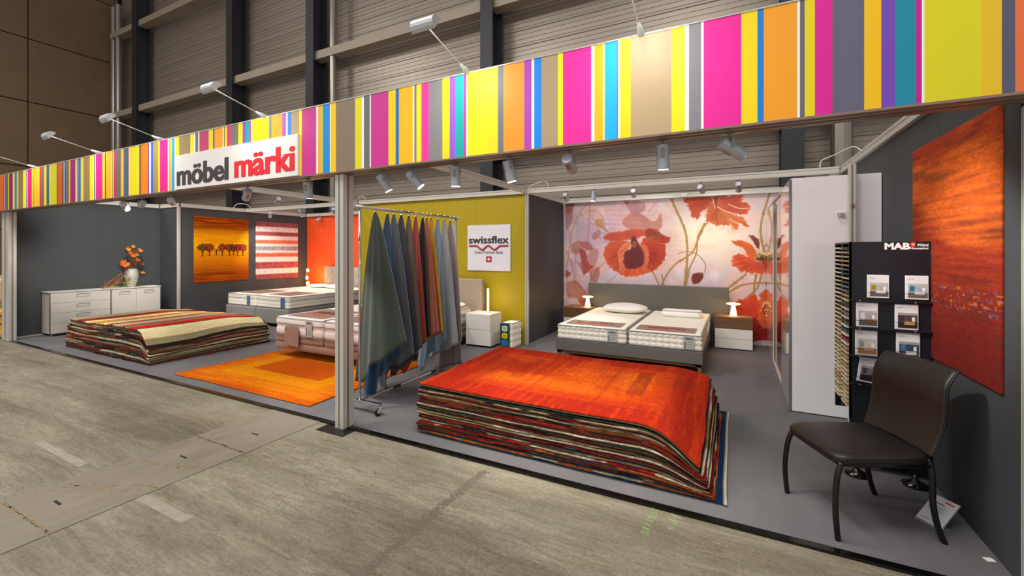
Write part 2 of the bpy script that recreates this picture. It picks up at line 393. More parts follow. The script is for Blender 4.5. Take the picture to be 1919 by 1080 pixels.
# back side of the green wall bay
wall_along_y('wall_bay_side', -6.87, -1, 6.56, 8.2, WALLG)
def rail(name, p0, p1, lab, z0=H-.08, z1=H, wd=.05, m=None):
    (x0, y0), (x1, y1) = p0, p1; t = thing(name, lab, 'rail', ((x0+x1)/2, (y0+y1)/2, z0))
    h = (z1-z0); g = wd/2
    def bx(a, b, q0, q1):   # across offset a..b
        if x0 == x1: return MB().box(x0+a, x0+b, min(y0, y1), max(y0, y1), q0, q1)
        return MB().box(min(x0, x1), max(x0, x1), y0+a, y0+b, q0, q1)
    mm = m or ALU
    obj('top_flange', bx(-g, g, z1-h*.28, z1), mm, t); obj('bottom_flange', bx(-g, g, z0, z0+h*.28), mm, t)
    obj('web', bx(-g+.006, g-.006, z0+h*.28, z1-h*.28), mm, t); return t
RL = {}
rail('aluminium_rail', (-2.99, 6.5), (1.14, 6.5), 'white aluminium rail spanning in front of the poppy mural, carrying spotlights')
rail('aluminium_rail', (-3.01, 8.2), (1.15, 8.2), 'white aluminium rail along the top of the poppy mural')
rail('aluminium_rail', (-6.8, 6.5), (-3.07, 6.5), 'white aluminium rail along the top of the olive green wall')
rail('aluminium_rail', (-3.03, 2.86), (-3.03, 6.46), 'aluminium cross rail from the striped fascia to the green wall corner')
rail('aluminium_rail', (-3.03, 6.54), (-3.03, 8.16), 'short aluminium rail on top of the grey partition beside the mural')
rail('aluminium_rail', (-6.85, 2.86), (-6.85, 6.46), 'aluminium cross rail from the fascia behind the store sign')
rail('aluminium_rail', (-10.55, 6.5), (-6.9, 6.5), 'aluminium rail spanning above the grey double bed')
rail('aluminium_rail', (-10.55, 8.18), (-6.9, 8.18), 'aluminium rail on top of the orange wall')
rail('aluminium_rail', (-10.6, 5.12), (-10.6, 8.15), 'aluminium rail on top of the wall with the two picture rugs')
rail('aluminium_rail', (-11.35, 2.86), (-11.35, 5.03), 'aluminium rail on top of the dark left wall')
rail('aluminium_rail', (-11.32, 5.07), (-10.64, 5.07), 'short aluminium rail over the dark corner return')
rail('aluminium_rail', (1.17, 2.86), (1.17, 8.16), 'aluminium rail on top of the right side wall', wd=.04)
def post(x, y, a, b, z1, lab, nm='aluminium_post'):
    t = thing(nm, lab, 'post', (x+a/2, y+b/2, 0))
    obj('core', MB().box(x+.004, x+a-.004, y+.004, y+b-.004, 0, z1-.001), ALUD, t)
    for fx in (0, 1):
        for fy in (0, 1):
            obj('profile_corner', MB().box(x+(a*.6 if fx else 0), x+(a if fx else a*.4), y+(b*.6 if fy else 0), y+(b if fy else b*.4), 0, z1), ALU, t, bevel=.003)
    obj('foot_plate', MB().box(x-.003, x+a+.003, y-.003, y+b+.003, -.011, .006), ALUD, t); return t
post(-3.11, 2.69, .10, .12, 2.215, 'thick aluminium post standing left of the clothes rack')
obj('corner_pad', MB().box(-3.24, -2.92, 2.60, 2.734, -.012, -.006), BLACK, floor)
post(-11.33, 2.80-.09, .31, .10, 2.215, 'wide aluminium post at the left front corner of the stand')
post(1.185, 2.83, .05, .05, 2.215, 'aluminium post at the right edge in front of the side wall')
post(-3.055, 6.47, .05, .05, H-.085, 'slim white post between the green wall and grey partition')
post(-10.645, 5.05, .05, .05, H-.085, 'slim white post at the left end of the picture wall')
kp = post(.925, 4.86, .055, .05, 2.33, 'white aluminium post in front of the glossy cabinet side')
obj('knob', MB().tube([(.951, 4.86, 1.96), (.951, 4.845, 1.96)], .014, 14), ALUD, kp)
t = thing('wall_bracket', 'small grey folding bracket beside the white post on the cabinet side', 'bracket', (.86, 4.94, 1.9))
obj('plate', MB().box(.855, .91, 4.925, 4.955, 1.885, 1.90), SPOTM, t); obj('hook', MB().tube([(.86, 4.93, 1.885), (.87, 4.91, 1.87), (.90, 4.92, 1.865)], .005, 8), SPOTM, t)
struct(obj('baseboard_mural', MB().box(-3.02, 1.17, 8.19, 8.21, .0, .035), ALU))
struct(obj('trim_2', MB().box(-11.35, -11.335, 2.9, 5.05, 0, .02), ALU))

# ------------------------------------------------------------------ striped fascia
ST = '''0 d8641e|7.4 8c1050|9 f0ecea|10 3c5a70|13 6b6a3a|15.5 e8c820|17.5 8c1050|24.5 e8d0a0|27 e8d020|28 1880b0|32 e8c820|35 8c7448|43.5 e8e800|48 f4f0ee|49 707078|50.5 f4e8ee|52 d80078|58.5 d01830|60 f0c830|63 204030|64 ffb400|71 c8a030|72.5 f0d820|74.5 c01850|78 6e6458|83 f8c820|87.5 1e6478|93 f0e8a0|94 d8cc00|107 5a4630|109 d05a10|117.5 502840|120 f4f0ee|121 1450a0|124 7c6c50|130 f0d020|132 a01464|142 f4e8e0|144 d09820|147 0a78c0|152 f0d820|157 9a7c50|169 f0e400|175.5 ffffff|176.5 707078|179 ffffff|180 e0108c|192.5 f8d800|197 285040|199 ffb000|209 ffffff|210 404030|211.5 f0d820|213.5 d01860|218.5 6e6a60|227 f8cc10|232 7850a0|235 147070|241 d04080|242 fff4f0|243 f4e400|261.5 705c40|265 ff8600|277.5 a03c8c|280 ffffff|283 0070d8|287.5 a88a4a|297 ffe010|300 e8108c|315 ffffff|317 f0b020|321 c8d020|323 00a0e8|327.5 ffffff|329 ffe000|336 9a8250|357 fce800|364 ffffff|366.5 707068|372 ffffff|374 c03c70|391.5 f8dc10|399.5 207888|402.5 ffa818|418 ffffff|420 305040|421.5 f8e010|426 e03090|433 7c7870|447 ffe000|455 9050b8|461 14a0a0|469 c02090|471 ffffff|473 fff000|504 808080|509.5 ffa020|529.5 b048b8|536 ffa020|537 ffffff|539.5 1080e8|546.5 b49a70|561 fff000|566 d02890|593 ffffff|596.5 f8b020|603 c8e020|605.5 0090e8|617.5 8038b0|618.5 ffffff|620 ffd000|630 8c7868|666 ece400|678.5 ffffff|682.5 70707a|693.5 ffffff|695.5 d43098|728.5 ffdc00|742 0070c8|748 ffc400|774.5 ffffff|777 808088|781 fff000|790 f838a8|804 88888c|829.5 ffe400|843 9a5ce0|854 00b0b4|870 e020a0|874 ffffff|876.5 fff000|915 ffe800|933.5 787880|944 ffa028|983 b840c8|996 f8d820|998 ffffff|1001.5 0090ff|1015.5 b8a080|1046 fff000|1055.5 f824ac|1108.5 ffffff|1114.5 ffc400|1130 fff0a0|1134 00bcff|1156.5 8a38c8|1158.5 ffffff|1162.5 ffe400|1182.5 c0a682|1259 fff000|1284 ffffff|1291.5 8a8a94|1314.5 ffffff|1319 f41ca4|1390 ffe400|1420 0082e8|1432 ffa81e|1494.5 ffffff|1499.5 6a6a7c|1508.5 f4e000|1527.5 e814a0|1560.5 666680|1620 ffcc00|1652 7848c4|1678 0090b0|1717 c81890|1728 ffffff|1733 e8de10|1841 f4c81a|1878 5a5a72|1903 f07840'''
FY = 2.66
ft = thing('fascia', 'multicoloured vertical striped fascia running along the whole stand front', 'fascia', (-5, FY, 2.23))
stripes = []
L_ = [q.split() for q in ST.split('|')]
for i, (u, c) in enumerate(L_):
    u = float(u); u2 = float(L_[i+1][0]) if i+1 < len(L_) else 1990
    X0 = onY(u if i else -30, 300, FY)[0]; X1 = onY(u2, 300, FY)[0]; stripes.append((X0, X1, lin('#'+c)))  # stripe colours carry the light on them: repeats are dimmer towards both ends
FAS = mat('printed_fascia_board', vcol=True, rough=.5)
joints = [-11.6, -10.3, -9.0, -7.55, -6.05, -4.55, -3.12, -1.70, -.28, 1.35]
for j0, j1 in zip(joints[:-1], joints[1:]):
    mb = MB()
    for a, b, c in stripes:
        a2, b2 = max(a, j0), min(b, j1)
        if b2-a2 > 1e-5:
            # flat front face with the printed stripe, thin returns at top and bottom
            mb.add([(a2, FY, 2.235), (b2, FY, 2.235), (b2, FY, 2.835), (a2, FY, 2.835), (a2, FY+.012, 2.235), (b2, FY+.012, 2.235), (b2, FY+.012, 2.835), (a2, FY+.012, 2.835)],
                   [(0, 1, 2, 3), (4, 7, 6, 5), (0, 4, 5, 1), (3, 2, 6, 7)], c)
    obj('printed_board', mb, FAS, ft, fixn=False)
FASC = mat('fascia_channel', '#9a8478', .35, .6)
obj('bottom_channel', MB().box(-11.6, 1.36, FY-.004, FY+.15, 2.222, 2.234).box(-11.6, 1.36, FY+.03, FY+.04, 2.216, 2.223).box(-11.6, 1.36, FY+.09, FY+.10, 2.216, 2.223), FASC, ft)
obj('rear_channel', MB().box(-11.6, 1.36, FY+.14, FY+.155, 2.22, 2.40), FASC, ft)
obj('top_trim', MB().box(-11.6, 1.36, FY-.003, FY+.03, 2.835, 2.843), ALU, ft)
# store sign
sg = thing('store_sign', 'white store sign reading möbel märki fixed on the striped fascia', 'sign', (-4.56, FY-.02, 2.235))
obj('sign_board', MB().box(-5.6, -3.53, FY-.022, FY-.001, 2.235, 2.615), mat('sign_white', '#eceaea', .4), sg)
FR = ((0, FY-.022, 0), (1, 0, 0), (0, 0, 1), (0, -1, 0))
SY = FY-.022
xa, za = onY(333, 348, SY); xb, _ = onY(428, 336, SY); zt = onY(425, 295.5, SY)[1]; z0 = onY(425, 336, SY)[1]
text('möbel', xa, xb, z0-.008, zt+.004, 'lettering', mat('sign_charcoal', '#3e383a', .5), sg, FR, .018, .003, .010)
xa, _ = onY(441, 332, SY); xb, _ = onY(552, 318, SY)
text('märki', xa, xb, onY(530, 321.5, SY)[1]-.006, onY(548, 271.5, SY)[1]+.002, 'lettering', mat('sign_red', '#e41c2c', .5), sg, FR, .016, .003, .011)
sg.children[-1]['label'] = 'red lettering'

# arm spotlights reaching out over the fascia
ARMM = mat('arm_grey', '#c6ccd2', .35, .3)
armX = [(-9.67, 'arm lamp over the far left end of the fascia'), (-7.5, 'second arm lamp from the left over the fascia'), (-5.95, 'arm lamp over the stripes just left of the store sign'),
        (-4.04, 'arm lamp above the word märki on the sign'), (-1.72, 'arm lamp above the wide yellow stripe in the middle'), (-.49, 'arm lamp above the wide tan stripe, head out of view')]
for i, (x, lab) in enumerate(armX):
    yb_, zb = FY+.03, 2.84
    t = thing('arm_lamp', 'pale grey '+lab, 'lamp', (x, yb_, zb), 0, 'arm lamps over the striped fascia')
    base = Vector((x, yb_, zb)); head = Vector((x+.0, 2.19, 2.965)); dr = (head-base).normalized()
    obj('clamp', MB().tube([base, base+dr*.03, base+dr*.12], [.026, .024, .008], 12), ARMM, t, smooth=True)
    obj('arm', MB().tube([base+dr*.1, head], .0045, 8), ARMM, t)
    mb = MB(); n = 9; vs = []; nrm = Vector((0, .80, -.60)); upv = Vector((0, .60, .80))   # opening looks back at the fascia
    for s in (-.085, .085):
        for k in range(n):
            q = math.pi*k/(n-1); p = head+upv*(.05*math.cos(q))-nrm*(.055*math.sin(q))+Vector((s, 0, -.01)); vs.append(p)
    mb.add(vs, [(k, k+1, n+k+1, n+k) for k in range(n-1)]+[tuple(range(n)), tuple(range(n, 2*n))])
    obj('lamp_head', mb, ARMM, t, solid=.003, smooth=False)
    obj('lens', MB().obox(head+nrm*-.006+Vector((0, 0, -.01)), Vector((.075, 0, 0)), upv*.04, nrm*.002), GLOW, t)
    l = spot_light('arm_light', head+Vector((0, .03, -.03)), (x, FY, 2.50), 12, 130, (1, .96, .88), 1.0, .10); 

# ------------------------------------------------------------------ track spotlights
def track_spot(mount, tgt, lab, on=1., group='track spotlights', glow=True, power=None, angle=55, lowres=False):
    mount = Vector(mount); t = thing('track_spotlight', lab, 'spotlight', mount, 0, group)
    d = (Vector(tgt)-mount).normalized(); piv = mount+Vector((0, 0, -.065))
    obj('adapter', MB().tube([mount+Vector((0, 0, .004)), mount+Vector((0, 0, -.012))], .022, 12).tube([mount, piv], .007, 8), ALUD, t)
    a = piv+Vector((0, 0, -.02))-d*.055; b = a+d*.15
    side = d.cross(Vector((0, 0, 1))).normalized()
    obj('bracket', MB().obox(piv+side*.04, side*.003, Vector((0, 0, .025)), side.cross(Vector((0, 0, 1)))*.008)
        .obox(piv-side*.04, side*.003, Vector((0, 0, .025)), side.cross(Vector((0, 0, 1)))*.008).obox(piv+Vector((0, 0, .024)), side*.043, Vector((0, 0, .002)), side.cross(Vector((0, 0, 1)))*.008), ALUD, t)
    h = obj('housing', MB().tube([a, a+d*.004, b], [.033, .037, .037], 18, cap=True), SPOTM, t)
    obj('vent_plate', MB().obox(a+d*.05-side.cross(d).normalized()*.036, side*.012, d*.03, side.cross(d).normalized()*.003), ALUD, h)
    obj('lens', MB().tube([b, b+d*.002], .031, 18), GLOW if glow else ALUD, t)
    if on: spot_light('track_light', b+d*.01, tgt, (power or SPOTPOWER)*on, angle, (1, .94, .85), .7, .03)
FZ = 2.222; FM = FY+.10
for x, tg, lab, on, ang in (
    (-7.08, (-9.9, 4.9, 0.9), 'track spotlight hanging furthest left under the fascia', 0, 60),
    (-6.62, (-11.35, 4.15, 1.55), 'bright track spotlight second from left, shining at the dark wall', 6, 40),
    (-5.93, (-10.4, 5.6, 1.5), 'track spotlight left of the post at the tree rug wall', 2.2, 50),
    (-4.47, (-8.2, 4.2, 0.2), 'track spotlight under the fascia beneath the word märki', .8, 60),
    (-3.55, (-3.7, 3.2, 0.2), 'dark track spotlight just left of the thick aluminium post', 1.1, 65),
    (-2.62, (-2.1, 3.3, .9), 'tilted track spotlight just right of the thick post', .55, 50),
    (-2.30, (-1.3, 3.3, 0.9), 'tilted track spotlight second right of the thick post', .6, 60),
    (-1.89, (-1.95, 2.95, .3), 'upright track spotlight left of the cross rail', .8, 60),
    (-1.43, (-1.1, 3.1, 0.3), 'track spotlight right of where the cross rail meets the fascia', .9, 65),
    (-.98, (-1.2, 7.0, .6), 'track spotlight facing away, under the pink stripe', .9, 50),
    (-.38, (-.4, 3.0, 0.3), 'upright glowing track spotlight above the red rug stack', .9, 65),
    (-.02, (1.15, 3.35, 1.45), 'tilted track spotlight aimed at the red wall rug', 1.2, 60)):
    track_spot((x, FM, FZ), tg, lab, on, 'spotlights under the fascia', angle=ang)
BZ = H-.08
for x, y, tg, lab, on, ang in (
    (-2.36, 6.5, (-2.4, 8.2, 1.4), 'leftmost spotlight on the rail before the mural', .4, 80),
    (-1.90, 6.5, (-2.3, 6.3, .5), 'glowing tilted spotlight second from left before the mural', .8, 70),
    (-1.31, 6.5, (-1.5, 8.2, 1.7), 'middle spotlight on the rail before the mural', .4, 85),
    (-.40, 6.5, (.0, 8.2, 1.75), 'tilted spotlight fourth from left before the mural', .42, 75),
    (.06, 6.5, (.15, 8.2, 1.5), 'rightmost spotlight on the rail before the mural', .25, 75),
    (-9.65, 6.5, (-10.55, 6.9, 1.5), 'spotlight on the rear rail nearest the striped picture rug', .8, 70),
    (-7.55, 6.5, (-9.0, 8.1, 1.1), 'glowing spotlight at the right end of the rail above the grey bed', 1.0, 70),
    (-8.6, 6.5, (-8.6, 7.4, .6), 'middle spotlight on the rail above the grey bed', .6, 70)):
    track_spot((x, y, BZ), tg, lab, on, 'spotlights on the rear rails', angle=ang)
for x, y, tg, lab in ((-6.85, 4.75, (-9.8, 5.9, 1.2), 'spotlight hanging from the cross rail behind the store sign'),
                      (-10.0, 8.13, (-10.4, 7.0, 1.6), 'small spotlight on the orange wall rail, left one'), (-8.95, 8.13, (-9, 6.9, .7), 'small spotlight on the orange wall rail, right one')):
    track_spot((x, y, BZ), tg, lab, .8 if x == -6.85 else 0, 'spotlights on the rear rails', angle=60, glow=(x == -6.85))
def cable(name, pts, r, m, lab):
    return tag(obj(name, MB().tube(smoothpts(pts, 8), r, 6), m, smooth=True), lab, 'cable')
cable('power_cable', [(-3.0, 6.47, 2.575), (-2.9, 6.47, 2.63), (-2.75, 6.46, 2.655), (-2.66, 6.47, 2.64), (-2.65, 6.48, 2.575)], .005, WHITE, 'white cable looping over the rail at the grey partition')
cable('power_cable', [(.95, 6.5, 2.575), (.97, 6.5, 2.66), (1.08, 6.4, 2.70), (1.17, 6.0, 2.70), (1.185, 5.7, 2.6)], .006, WHITE, 'white cable arching over the rail by the cabinet')
cable('power_cable', [(-6.8, 6.47, 2.575), (-6.75, 6.45, 2.64), (-6.65, 6.45, 2.64), (-6.6, 6.47, 2.575)], .005, WHITE, 'white cable looping at the left end of the green wall rail')
cable('power_cable', [(-10.58, 6.2, 2.575), (-10.5, 6.25, 2.66), (-10.4, 6.4, 2.66), (-10.35, 6.47, 2.575)], .006, WHITE, 'white cable looping over the picture wall rail')
tag(obj('rail_plate', MB().box(-.815, -.715, 8.165, 8.172, 2.5, 2.56), WHITE), 'small white square plate on the rail above the mural', 'plate')

# ------------------------------------------------------------------ poppy mural
def mural():
    X0, X1, Z0, Z1 = -3.02, 1.165, .03, 2.487; nu, nv = 680, 400; Y = 8.245
    g = np.linspace(0, 1, nu), np.linspace(0, 1, nv); U, V = np.meshgrid(X0+(X1-X0)*g[0], Z0+(Z1-Z0)*g[1])
    def P(*a): return [onY(u, v, 8.2) for u, v in a]
    n1 = fbm(U, V, 1.6, 1.6, 1); n2 = fbm(U, V, 5, 5, 9); n3 = fbm(U, V, 24, 24, 21, 3)
    C = np.ones(U.shape+(3,))*np.array(lin('#c9b6c2'))
    C = mixc(C, '#b9a3c2', sstep(.45, .75, n1)*.7*(U < -.3)); C = mixc(C, '#d9aaa4', sstep(.4, .7, fbm(U, V, 2.2, 2.2, 33))*.7)
    cx, cz = onY(1330, 440, 8.2); gl = np.exp(-(((U-cx)/.72)**2+((V-cz)/.5)**2)); C = mixc(C, '#f6e6cc', np.clip(gl*.95, 0, 1))
    C = mixc(C, '#f2c8a0', sstep(.55, .75, n2)*gl*.7); C = mixc(C, '#e8b4a4', sstep(.55, .8, fbm(U, V, 3, 8, 55))*.45)
    C = mixc(C, '#f8e8e4', sstep(.6, .8, fbm(U, V, 3.5, 3.5, 71))*.3)
    C *= (.95+.1*n3)[..., None]
    def stroke(C, pts, wd, col, al=1., spk=0):
        q = smoothpts(P(*pts), 5); d = linedist(U, V, q); wdn = wd*(.85+.3*n3)
        if spk: wdn = wdn*(1+spk*(vnoise(U, V, 14, 14, 5) > .72))
        m = sstep(wdn, wdn*.6, d)*al; C = mixc(C, col, m)
        return mixc(C, '#e8c070', sstep(wdn*.45, 0, np.abs(d-wdn*.15))*.35*al*(m > .5))
    def petal(C, pts, base, c1, c2, c3='#5c0e06', al=1., rag=.016, fr=26, dk=.5):
        pp = smoothpts(P(*(list(pts)+[pts[0]])), 4)[:-1]; d = polydist(U, V, pp)
        bx, bz = P(base)[0]; ang = np.arctan2(V-bz, U-bx); rad = np.hypot(U-bx, V-bz)
        e = (vnoise(ang*9+50, rad*0+.3, 3, 1, 8)-.5)*rag*2+(n3-.5)*rag
        m = sstep(.006, -.006, d+e)*al
        st = vnoise(ang*fr+100, rad*3, 1.0, 1.0, 13); st2 = .5*vnoise(ang*fr*3+100, rad*5, 1, 1, 17)+.5*fbm(U, V, 12, 12, 61)
        dep = np.clip(-d/.28, 0, 1)
        K = np.ones(U.shape+(3,))*np.array(lin(c1)); K = mixc(K, c2, np.clip(dep*1.1+(st-.5)*.9, 0, 1))
        K = mixc(K, c3, np.clip((st2-.55)*2.2, 0, 1)*dk); K = mixc(K, '#ffc080', sstep(.03, 0, -d)*np.clip(st2*1.6-.4, 0, 1)*.55)
        K *= (.50+.3*n2)[..., None]; K[..., 1] *= .72; K[..., 2] *= .7
        return C*(1-m[..., None])+K*m[..., None]
    # faint background growth at the left and top
    for pts, wd, al in ((((1068, 440), (1085, 400), (1110, 372), (1118, 366)), .018, .55), (((1100, 455), (1104, 410), (1104, 372)), .02, .6), (((1085, 405), (1105, 395), (1125, 402), (1134, 430)), .013, .7),
                        (((1060, 470), (1072, 500), (1078, 540), (1090, 560)), .016, .7), (((1064, 560), (1062, 500), (1070, 440)), .016, .6), (((1106, 530), (1120, 505), (1140, 485)), .018, .55),
                        (((1060, 425), (1068, 440), (1070, 475)), .012, .6), (((1208, 395), (1206, 370)), .012, .5), (((1216, 395), (1240, 368)), .014, .5), (((1078, 472), (1078, 530)), .013, .5),
                        (((1125, 540), (1150, 520), (1175, 505)), .014, .4), (((1101, 545), (1107, 520), (1104, 500)), .02, .5), (((1058, 472), (1090, 470), (1125, 466)), .008, .5)):
        C = stroke(C, pts, wd, '#b0604c', al)
    for pts, b, c1, c2, al in (([(1058, 366), (1078, 368), (1075, 385), (1070, 400), (1060, 396)], (1060, 366), '#b84038', '#c86050', .8),
                               ([(1058, 395), (1072, 400), (1070, 420), (1060, 428)], (1060, 400), '#c08890', '#c89aa0', .7),
                               ([(1172, 405), (1185, 397), (1205, 402), (1225, 415), (1238, 400), (1240, 425), (1215, 440), (1180, 430), (1165, 418)], (1215, 410), '#d88a70', '#e0a08c', .75),
                               ([(1170, 380), (1195, 375), (1210, 385), (1200, 400), (1180, 398)], (1190, 380), '#c8889a', '#d4a0a8', .6),
                               ([(1165, 366), (1180, 372), (1176, 384), (1168, 378)], (1172, 372), '#b84838', '#b86860', .7),
                               ([(1108, 440), (1120, 430), (1126, 438), (1118, 448), (1110, 448)], (1118, 440), '#d09490', '#d8a8a4', .8),
                               ([(1070, 458), (1082, 450), (1092, 455), (1092, 468), (1080, 478), (1070, 470)], (1085, 462), '#e0a090', '#e8b8a8', .8),
                               ([(1085, 455), (1100, 452), (1112, 465), (1108, 470), (1096, 468)], (1098, 462), '#d07060', '#c85040', .8),
                               ([(1110, 465), (1122, 470), (1118, 490), (1108, 505), (1100, 480)], (1108, 480), '#d8a0a0', '#dcb0ac', .7),
                               ([(1084, 465), (1096, 470), (1104, 495), (1112, 500), (1096, 515), (1092, 518), (1088, 490)], (1100, 490), '#d04030', '#c02818', .9),
                               ([(1080, 490), (1090, 495), (1092, 512), (1084, 500)], (1088, 500), '#d88878', '#e09a8c', .7),
                               ([(1058, 506), (1070, 512), (1064, 520), (1058, 518)], (1060, 512), '#c84c30', '#b83820', .9),
                               ([(1104, 508), (1120, 500), (1124, 515), (1116, 530), (1106, 526)], (1112, 515), '#c86450', '#d48878', .7),
                               ([(1060, 530), (1078, 526), (1092, 540), (1105, 560), (1100, 572), (1080, 560), (1062, 556)], (1085, 545), '#d89070', '#dca890', .8),
                               ([(1080, 560), (1098, 562), (1108, 576), (1090, 574)], (1090, 566), '#e07830', '#e89050', .9)):
        C = petal(C, pts, b, c1, c2, '#983020', al, .015, 12, .3)
    # engraved hatching, upper left to lower right
    for (a, b, c, d, ph, per) in ((1140, 372, 1250, 470, 0, .021), (1060, 395, 1170, 500, .3, .027)):
        p0, p1 = P((a, b))[0], P((c, d))[0]; ex, ez = p1[0]-p0[0], p1[1]-p0[1]; l = math.hypot(ex, ez); ex /= l; ez /= l
        cr = (U-p0[0])*(-ez)+(V-p0[1])*ex; al_ = (U-p0[0])*ex+(V-p0[1])*ez
        ln = sstep(.2, .08, np.abs(((cr/per+ph) % 1)-.5)); msk = sstep(-.95, -.6, cr)*sstep(.55, .25, cr)*sstep(1.9, 1.2, al_)*sstep(-.5, 0, al_)
        HM = ln*msk*.75
        C = mixc(C, '#7c4a50', HM*sstep(.3, .5, fbm(U, V, 2, 2, 91)))
    # stems
    for pts, wd in ((((1258, 372), (1268, 395), (1283, 430), (1288, 460), (1287, 500), (1283, 535)), .022), (((1321, 420), (1308, 450), (1296, 475), (1266, 495), (1248, 518), (1240, 535)), .017),
                    (((1322, 420), (1308, 445), (1305, 475), (1292, 505), (1286, 535)), .016), (((1270, 476), (1285, 472), (1305, 476), (1322, 495), (1320, 512)), .010),
                    (((1220, 505), (1228, 520), (1235, 535)), .016), (((1240, 515), (1244, 535)), .013),
                    (((1443, 363), (1436, 385), (1427, 420), (1428, 450), (1434, 472)), .018), (((1434, 462), (1448, 443)), .012), (((1438, 478), (1450, 466)), .012),
                    (((1366, 540), (1385, 525), (1398, 515)), .018), (((1366, 549), (1385, 538), (1408, 532), (1450, 530)), .016),
                    (((1391, 566), (1408, 552), (1420, 540), (1428, 515)), .017), (((1414, 560), (1414, 540), (1418, 515)), .02), (((1442, 550), (1444, 520)), .045)):
        C = stroke(C, pts, wd, '#8a6428', 1, .5)
    C = stroke(C, ((1118, 413), (1126, 422), (1134, 430), (1140, 436)), .014, '#8a7038')
    C = petal(C, [(1112, 420), (1117, 412), (1126, 411), (1130, 424), (1126, 428)], (1120, 420), '#b8a060', '#d8c8a0', '#4c3a1c', 1, .006, 20, .7)
    C = petal(C, [(1295, 522), (1298, 514), (1308, 511), (1318, 513), (1318, 522), (1310, 531), (1299, 533)], (1308, 522), '#7a2c1c', '#8c4430', '#4c1810', 1, .006, 16, .5)
    # big centre poppy
    C = petal(C, [(1129, 447), (1137, 437), (1160, 434), (1185, 429), (1205, 430), (1215, 436), (1195, 447), (1165, 452), (1140, 452)], (1205, 455), '#e2623a', '#b82c14')
    C = petal(C, [(1205, 432), (1216, 427), (1232, 431), (1243, 440), (1257, 445), (1252, 455), (1235, 458), (1212, 450)], (1215, 450), '#d84820', '#a82410')
    C = petal(C, [(1131, 465), (1142, 453), (1165, 450), (1180, 455), (1170, 490), (1172, 515), (1150, 508), (1138, 495), (1130, 482)], (1195, 455), '#e87440', '#c03a16', '#a02810', 1, .03, 26, .6)
    C = petal(C, [(1205, 445), (1230, 450), (1247, 460), (1248, 478), (1240, 495), (1225, 508), (1205, 514), (1190, 505), (1195, 470)], (1200, 455), '#e45420', '#b42008', '#80100a', 1, .03, 26, .6)
    C = petal(C, [(1158, 506), (1165, 495), (1185, 498), (1212, 503), (1220, 510), (1200, 516), (1180, 520), (1165, 516)], (1190, 480), '#ff7a38', '#e04818', '#a02010', 1, .03, 30, .4)
    C = petal(C, [(1158, 468), (1170, 456), (1184, 455), (1176, 470), (1170, 490), (1173, 508), (1160, 506)], (1190, 450), '#f4a070', '#d86438', '#b04020', .9, .02, 20, .3)
    C = petal(C, [(1196, 455), (1212, 462), (1216, 485), (1210, 505), (1200, 500), (1206, 480)], (1190, 460), '#f49060', '#d85028', '#b04020', .9, .02, 20, .3)
    C = petal(C, [(1168, 478), (1172, 470), (1181, 465), (1182, 445), (1190, 442), (1196, 455), (1203, 465), (1208, 478), (1206, 496), (1195, 503), (1175, 505), (1168, 496)], (1188, 440), '#78100c', '#5a0c0c', '#3c0808', 1, .015, 40, .4)
    C = petal(C, [(1184, 458), (1188, 452), (1193, 456), (1190, 463), (1185, 463)], (1188, 458), '#9a5030', '#b07040', '#602010', 1, .004)
    for pts in (((1213, 440), (1218, 445), (1217, 452)), ((1216, 443), (1226, 444), (1235, 440)), ((1228, 438), (1236, 440), (1235, 447), (1230, 450))): C = stroke(C, pts, .013, '#3c0c10')
    C = petal(C, [(1206, 436), (1216, 428), (1232, 434), (1236, 446), (1222, 443), (1212, 446)], (1220, 440), '#a02418', '#781410', '#380808', .6, .015)
    # top right bloom
    for pts, b, c1, c2 in (([(1278, 372), (1300, 366), (1335, 365), (1335, 385), (1315, 400), (1310, 412), (1295, 405), (1290, 390)], (1335, 378), '#ee6a2c', '#c83c1a'),
                           ([(1322, 408), (1325, 390), (1345, 372), (1365, 380), (1375, 400), (1395, 412), (1405, 424), (1380, 422), (1350, 422), (1325, 418)], (1340, 385), '#ff8a30', '#d84818'),
                           ([(1345, 366), (1400, 364), (1392, 372), (1408, 390), (1395, 402), (1365, 398), (1350, 385)], (1345, 380), '#f46a34', '#cc4020'),
                           ([(1352, 390), (1375, 404), (1395, 408), (1384, 422), (1384, 430), (1374, 432), (1365, 418), (1345, 405)], (1345, 390), '#ffa040', '#e05820'),
                           ([(1334, 366), (1350, 366), (1346, 380), (1342, 390), (1336, 380)], (1342, 370), '#d04428', '#a83018')):
        C = petal(C, pts, b, c1, c2, '#80200c', 1, .04, 34, .8)
    for pts in (((1345, 387), (1358, 395), (1375, 400)), ((1365, 382), (1385, 390), (1404, 390)), ((1368, 410), (1378, 417), (1392, 420)), ((1337, 374), (1340, 390))): C = stroke(C, pts, .008, '#ffd0a0', .8)
    # right poppy with ragged seed head
    C = petal(C, [(1371, 452), (1395, 451), (1412, 462), (1420, 478), (1414, 488), (1402, 482), (1393, 465), (1378, 460)], (1420, 485), '#ff8820', '#e8600c')
    C = petal(C, [(1370, 488), (1376, 476), (1390, 474), (1405, 480), (1425, 490), (1442, 500), (1437, 512), (1410, 514), (1385, 508), (1374, 498)], (1425, 484), '#ff7a3a', '#d83810', '#901808', 1, .04, 40, .7)
    C = petal(C, [(1425, 488), (1455, 475), (1460, 515), (1440, 510)], (1425, 484), '#e04c10', '#a81808', '#701008', 1, .03, 30, .6)
    C = petal(C, [(1404, 442), (1410, 440), (1420, 446), (1424, 452), (1425, 468), (1420, 466), (1410, 452)], (1418, 455), '#8c3430', '#74282c', '#441418', 1, .02)
    C = petal(C, [(1416, 488), (1422, 476), (1434, 478), (1440, 484), (1430, 490)], (1428, 480), '#6c4018', '#4c2c14', '#281408', 1, .02)
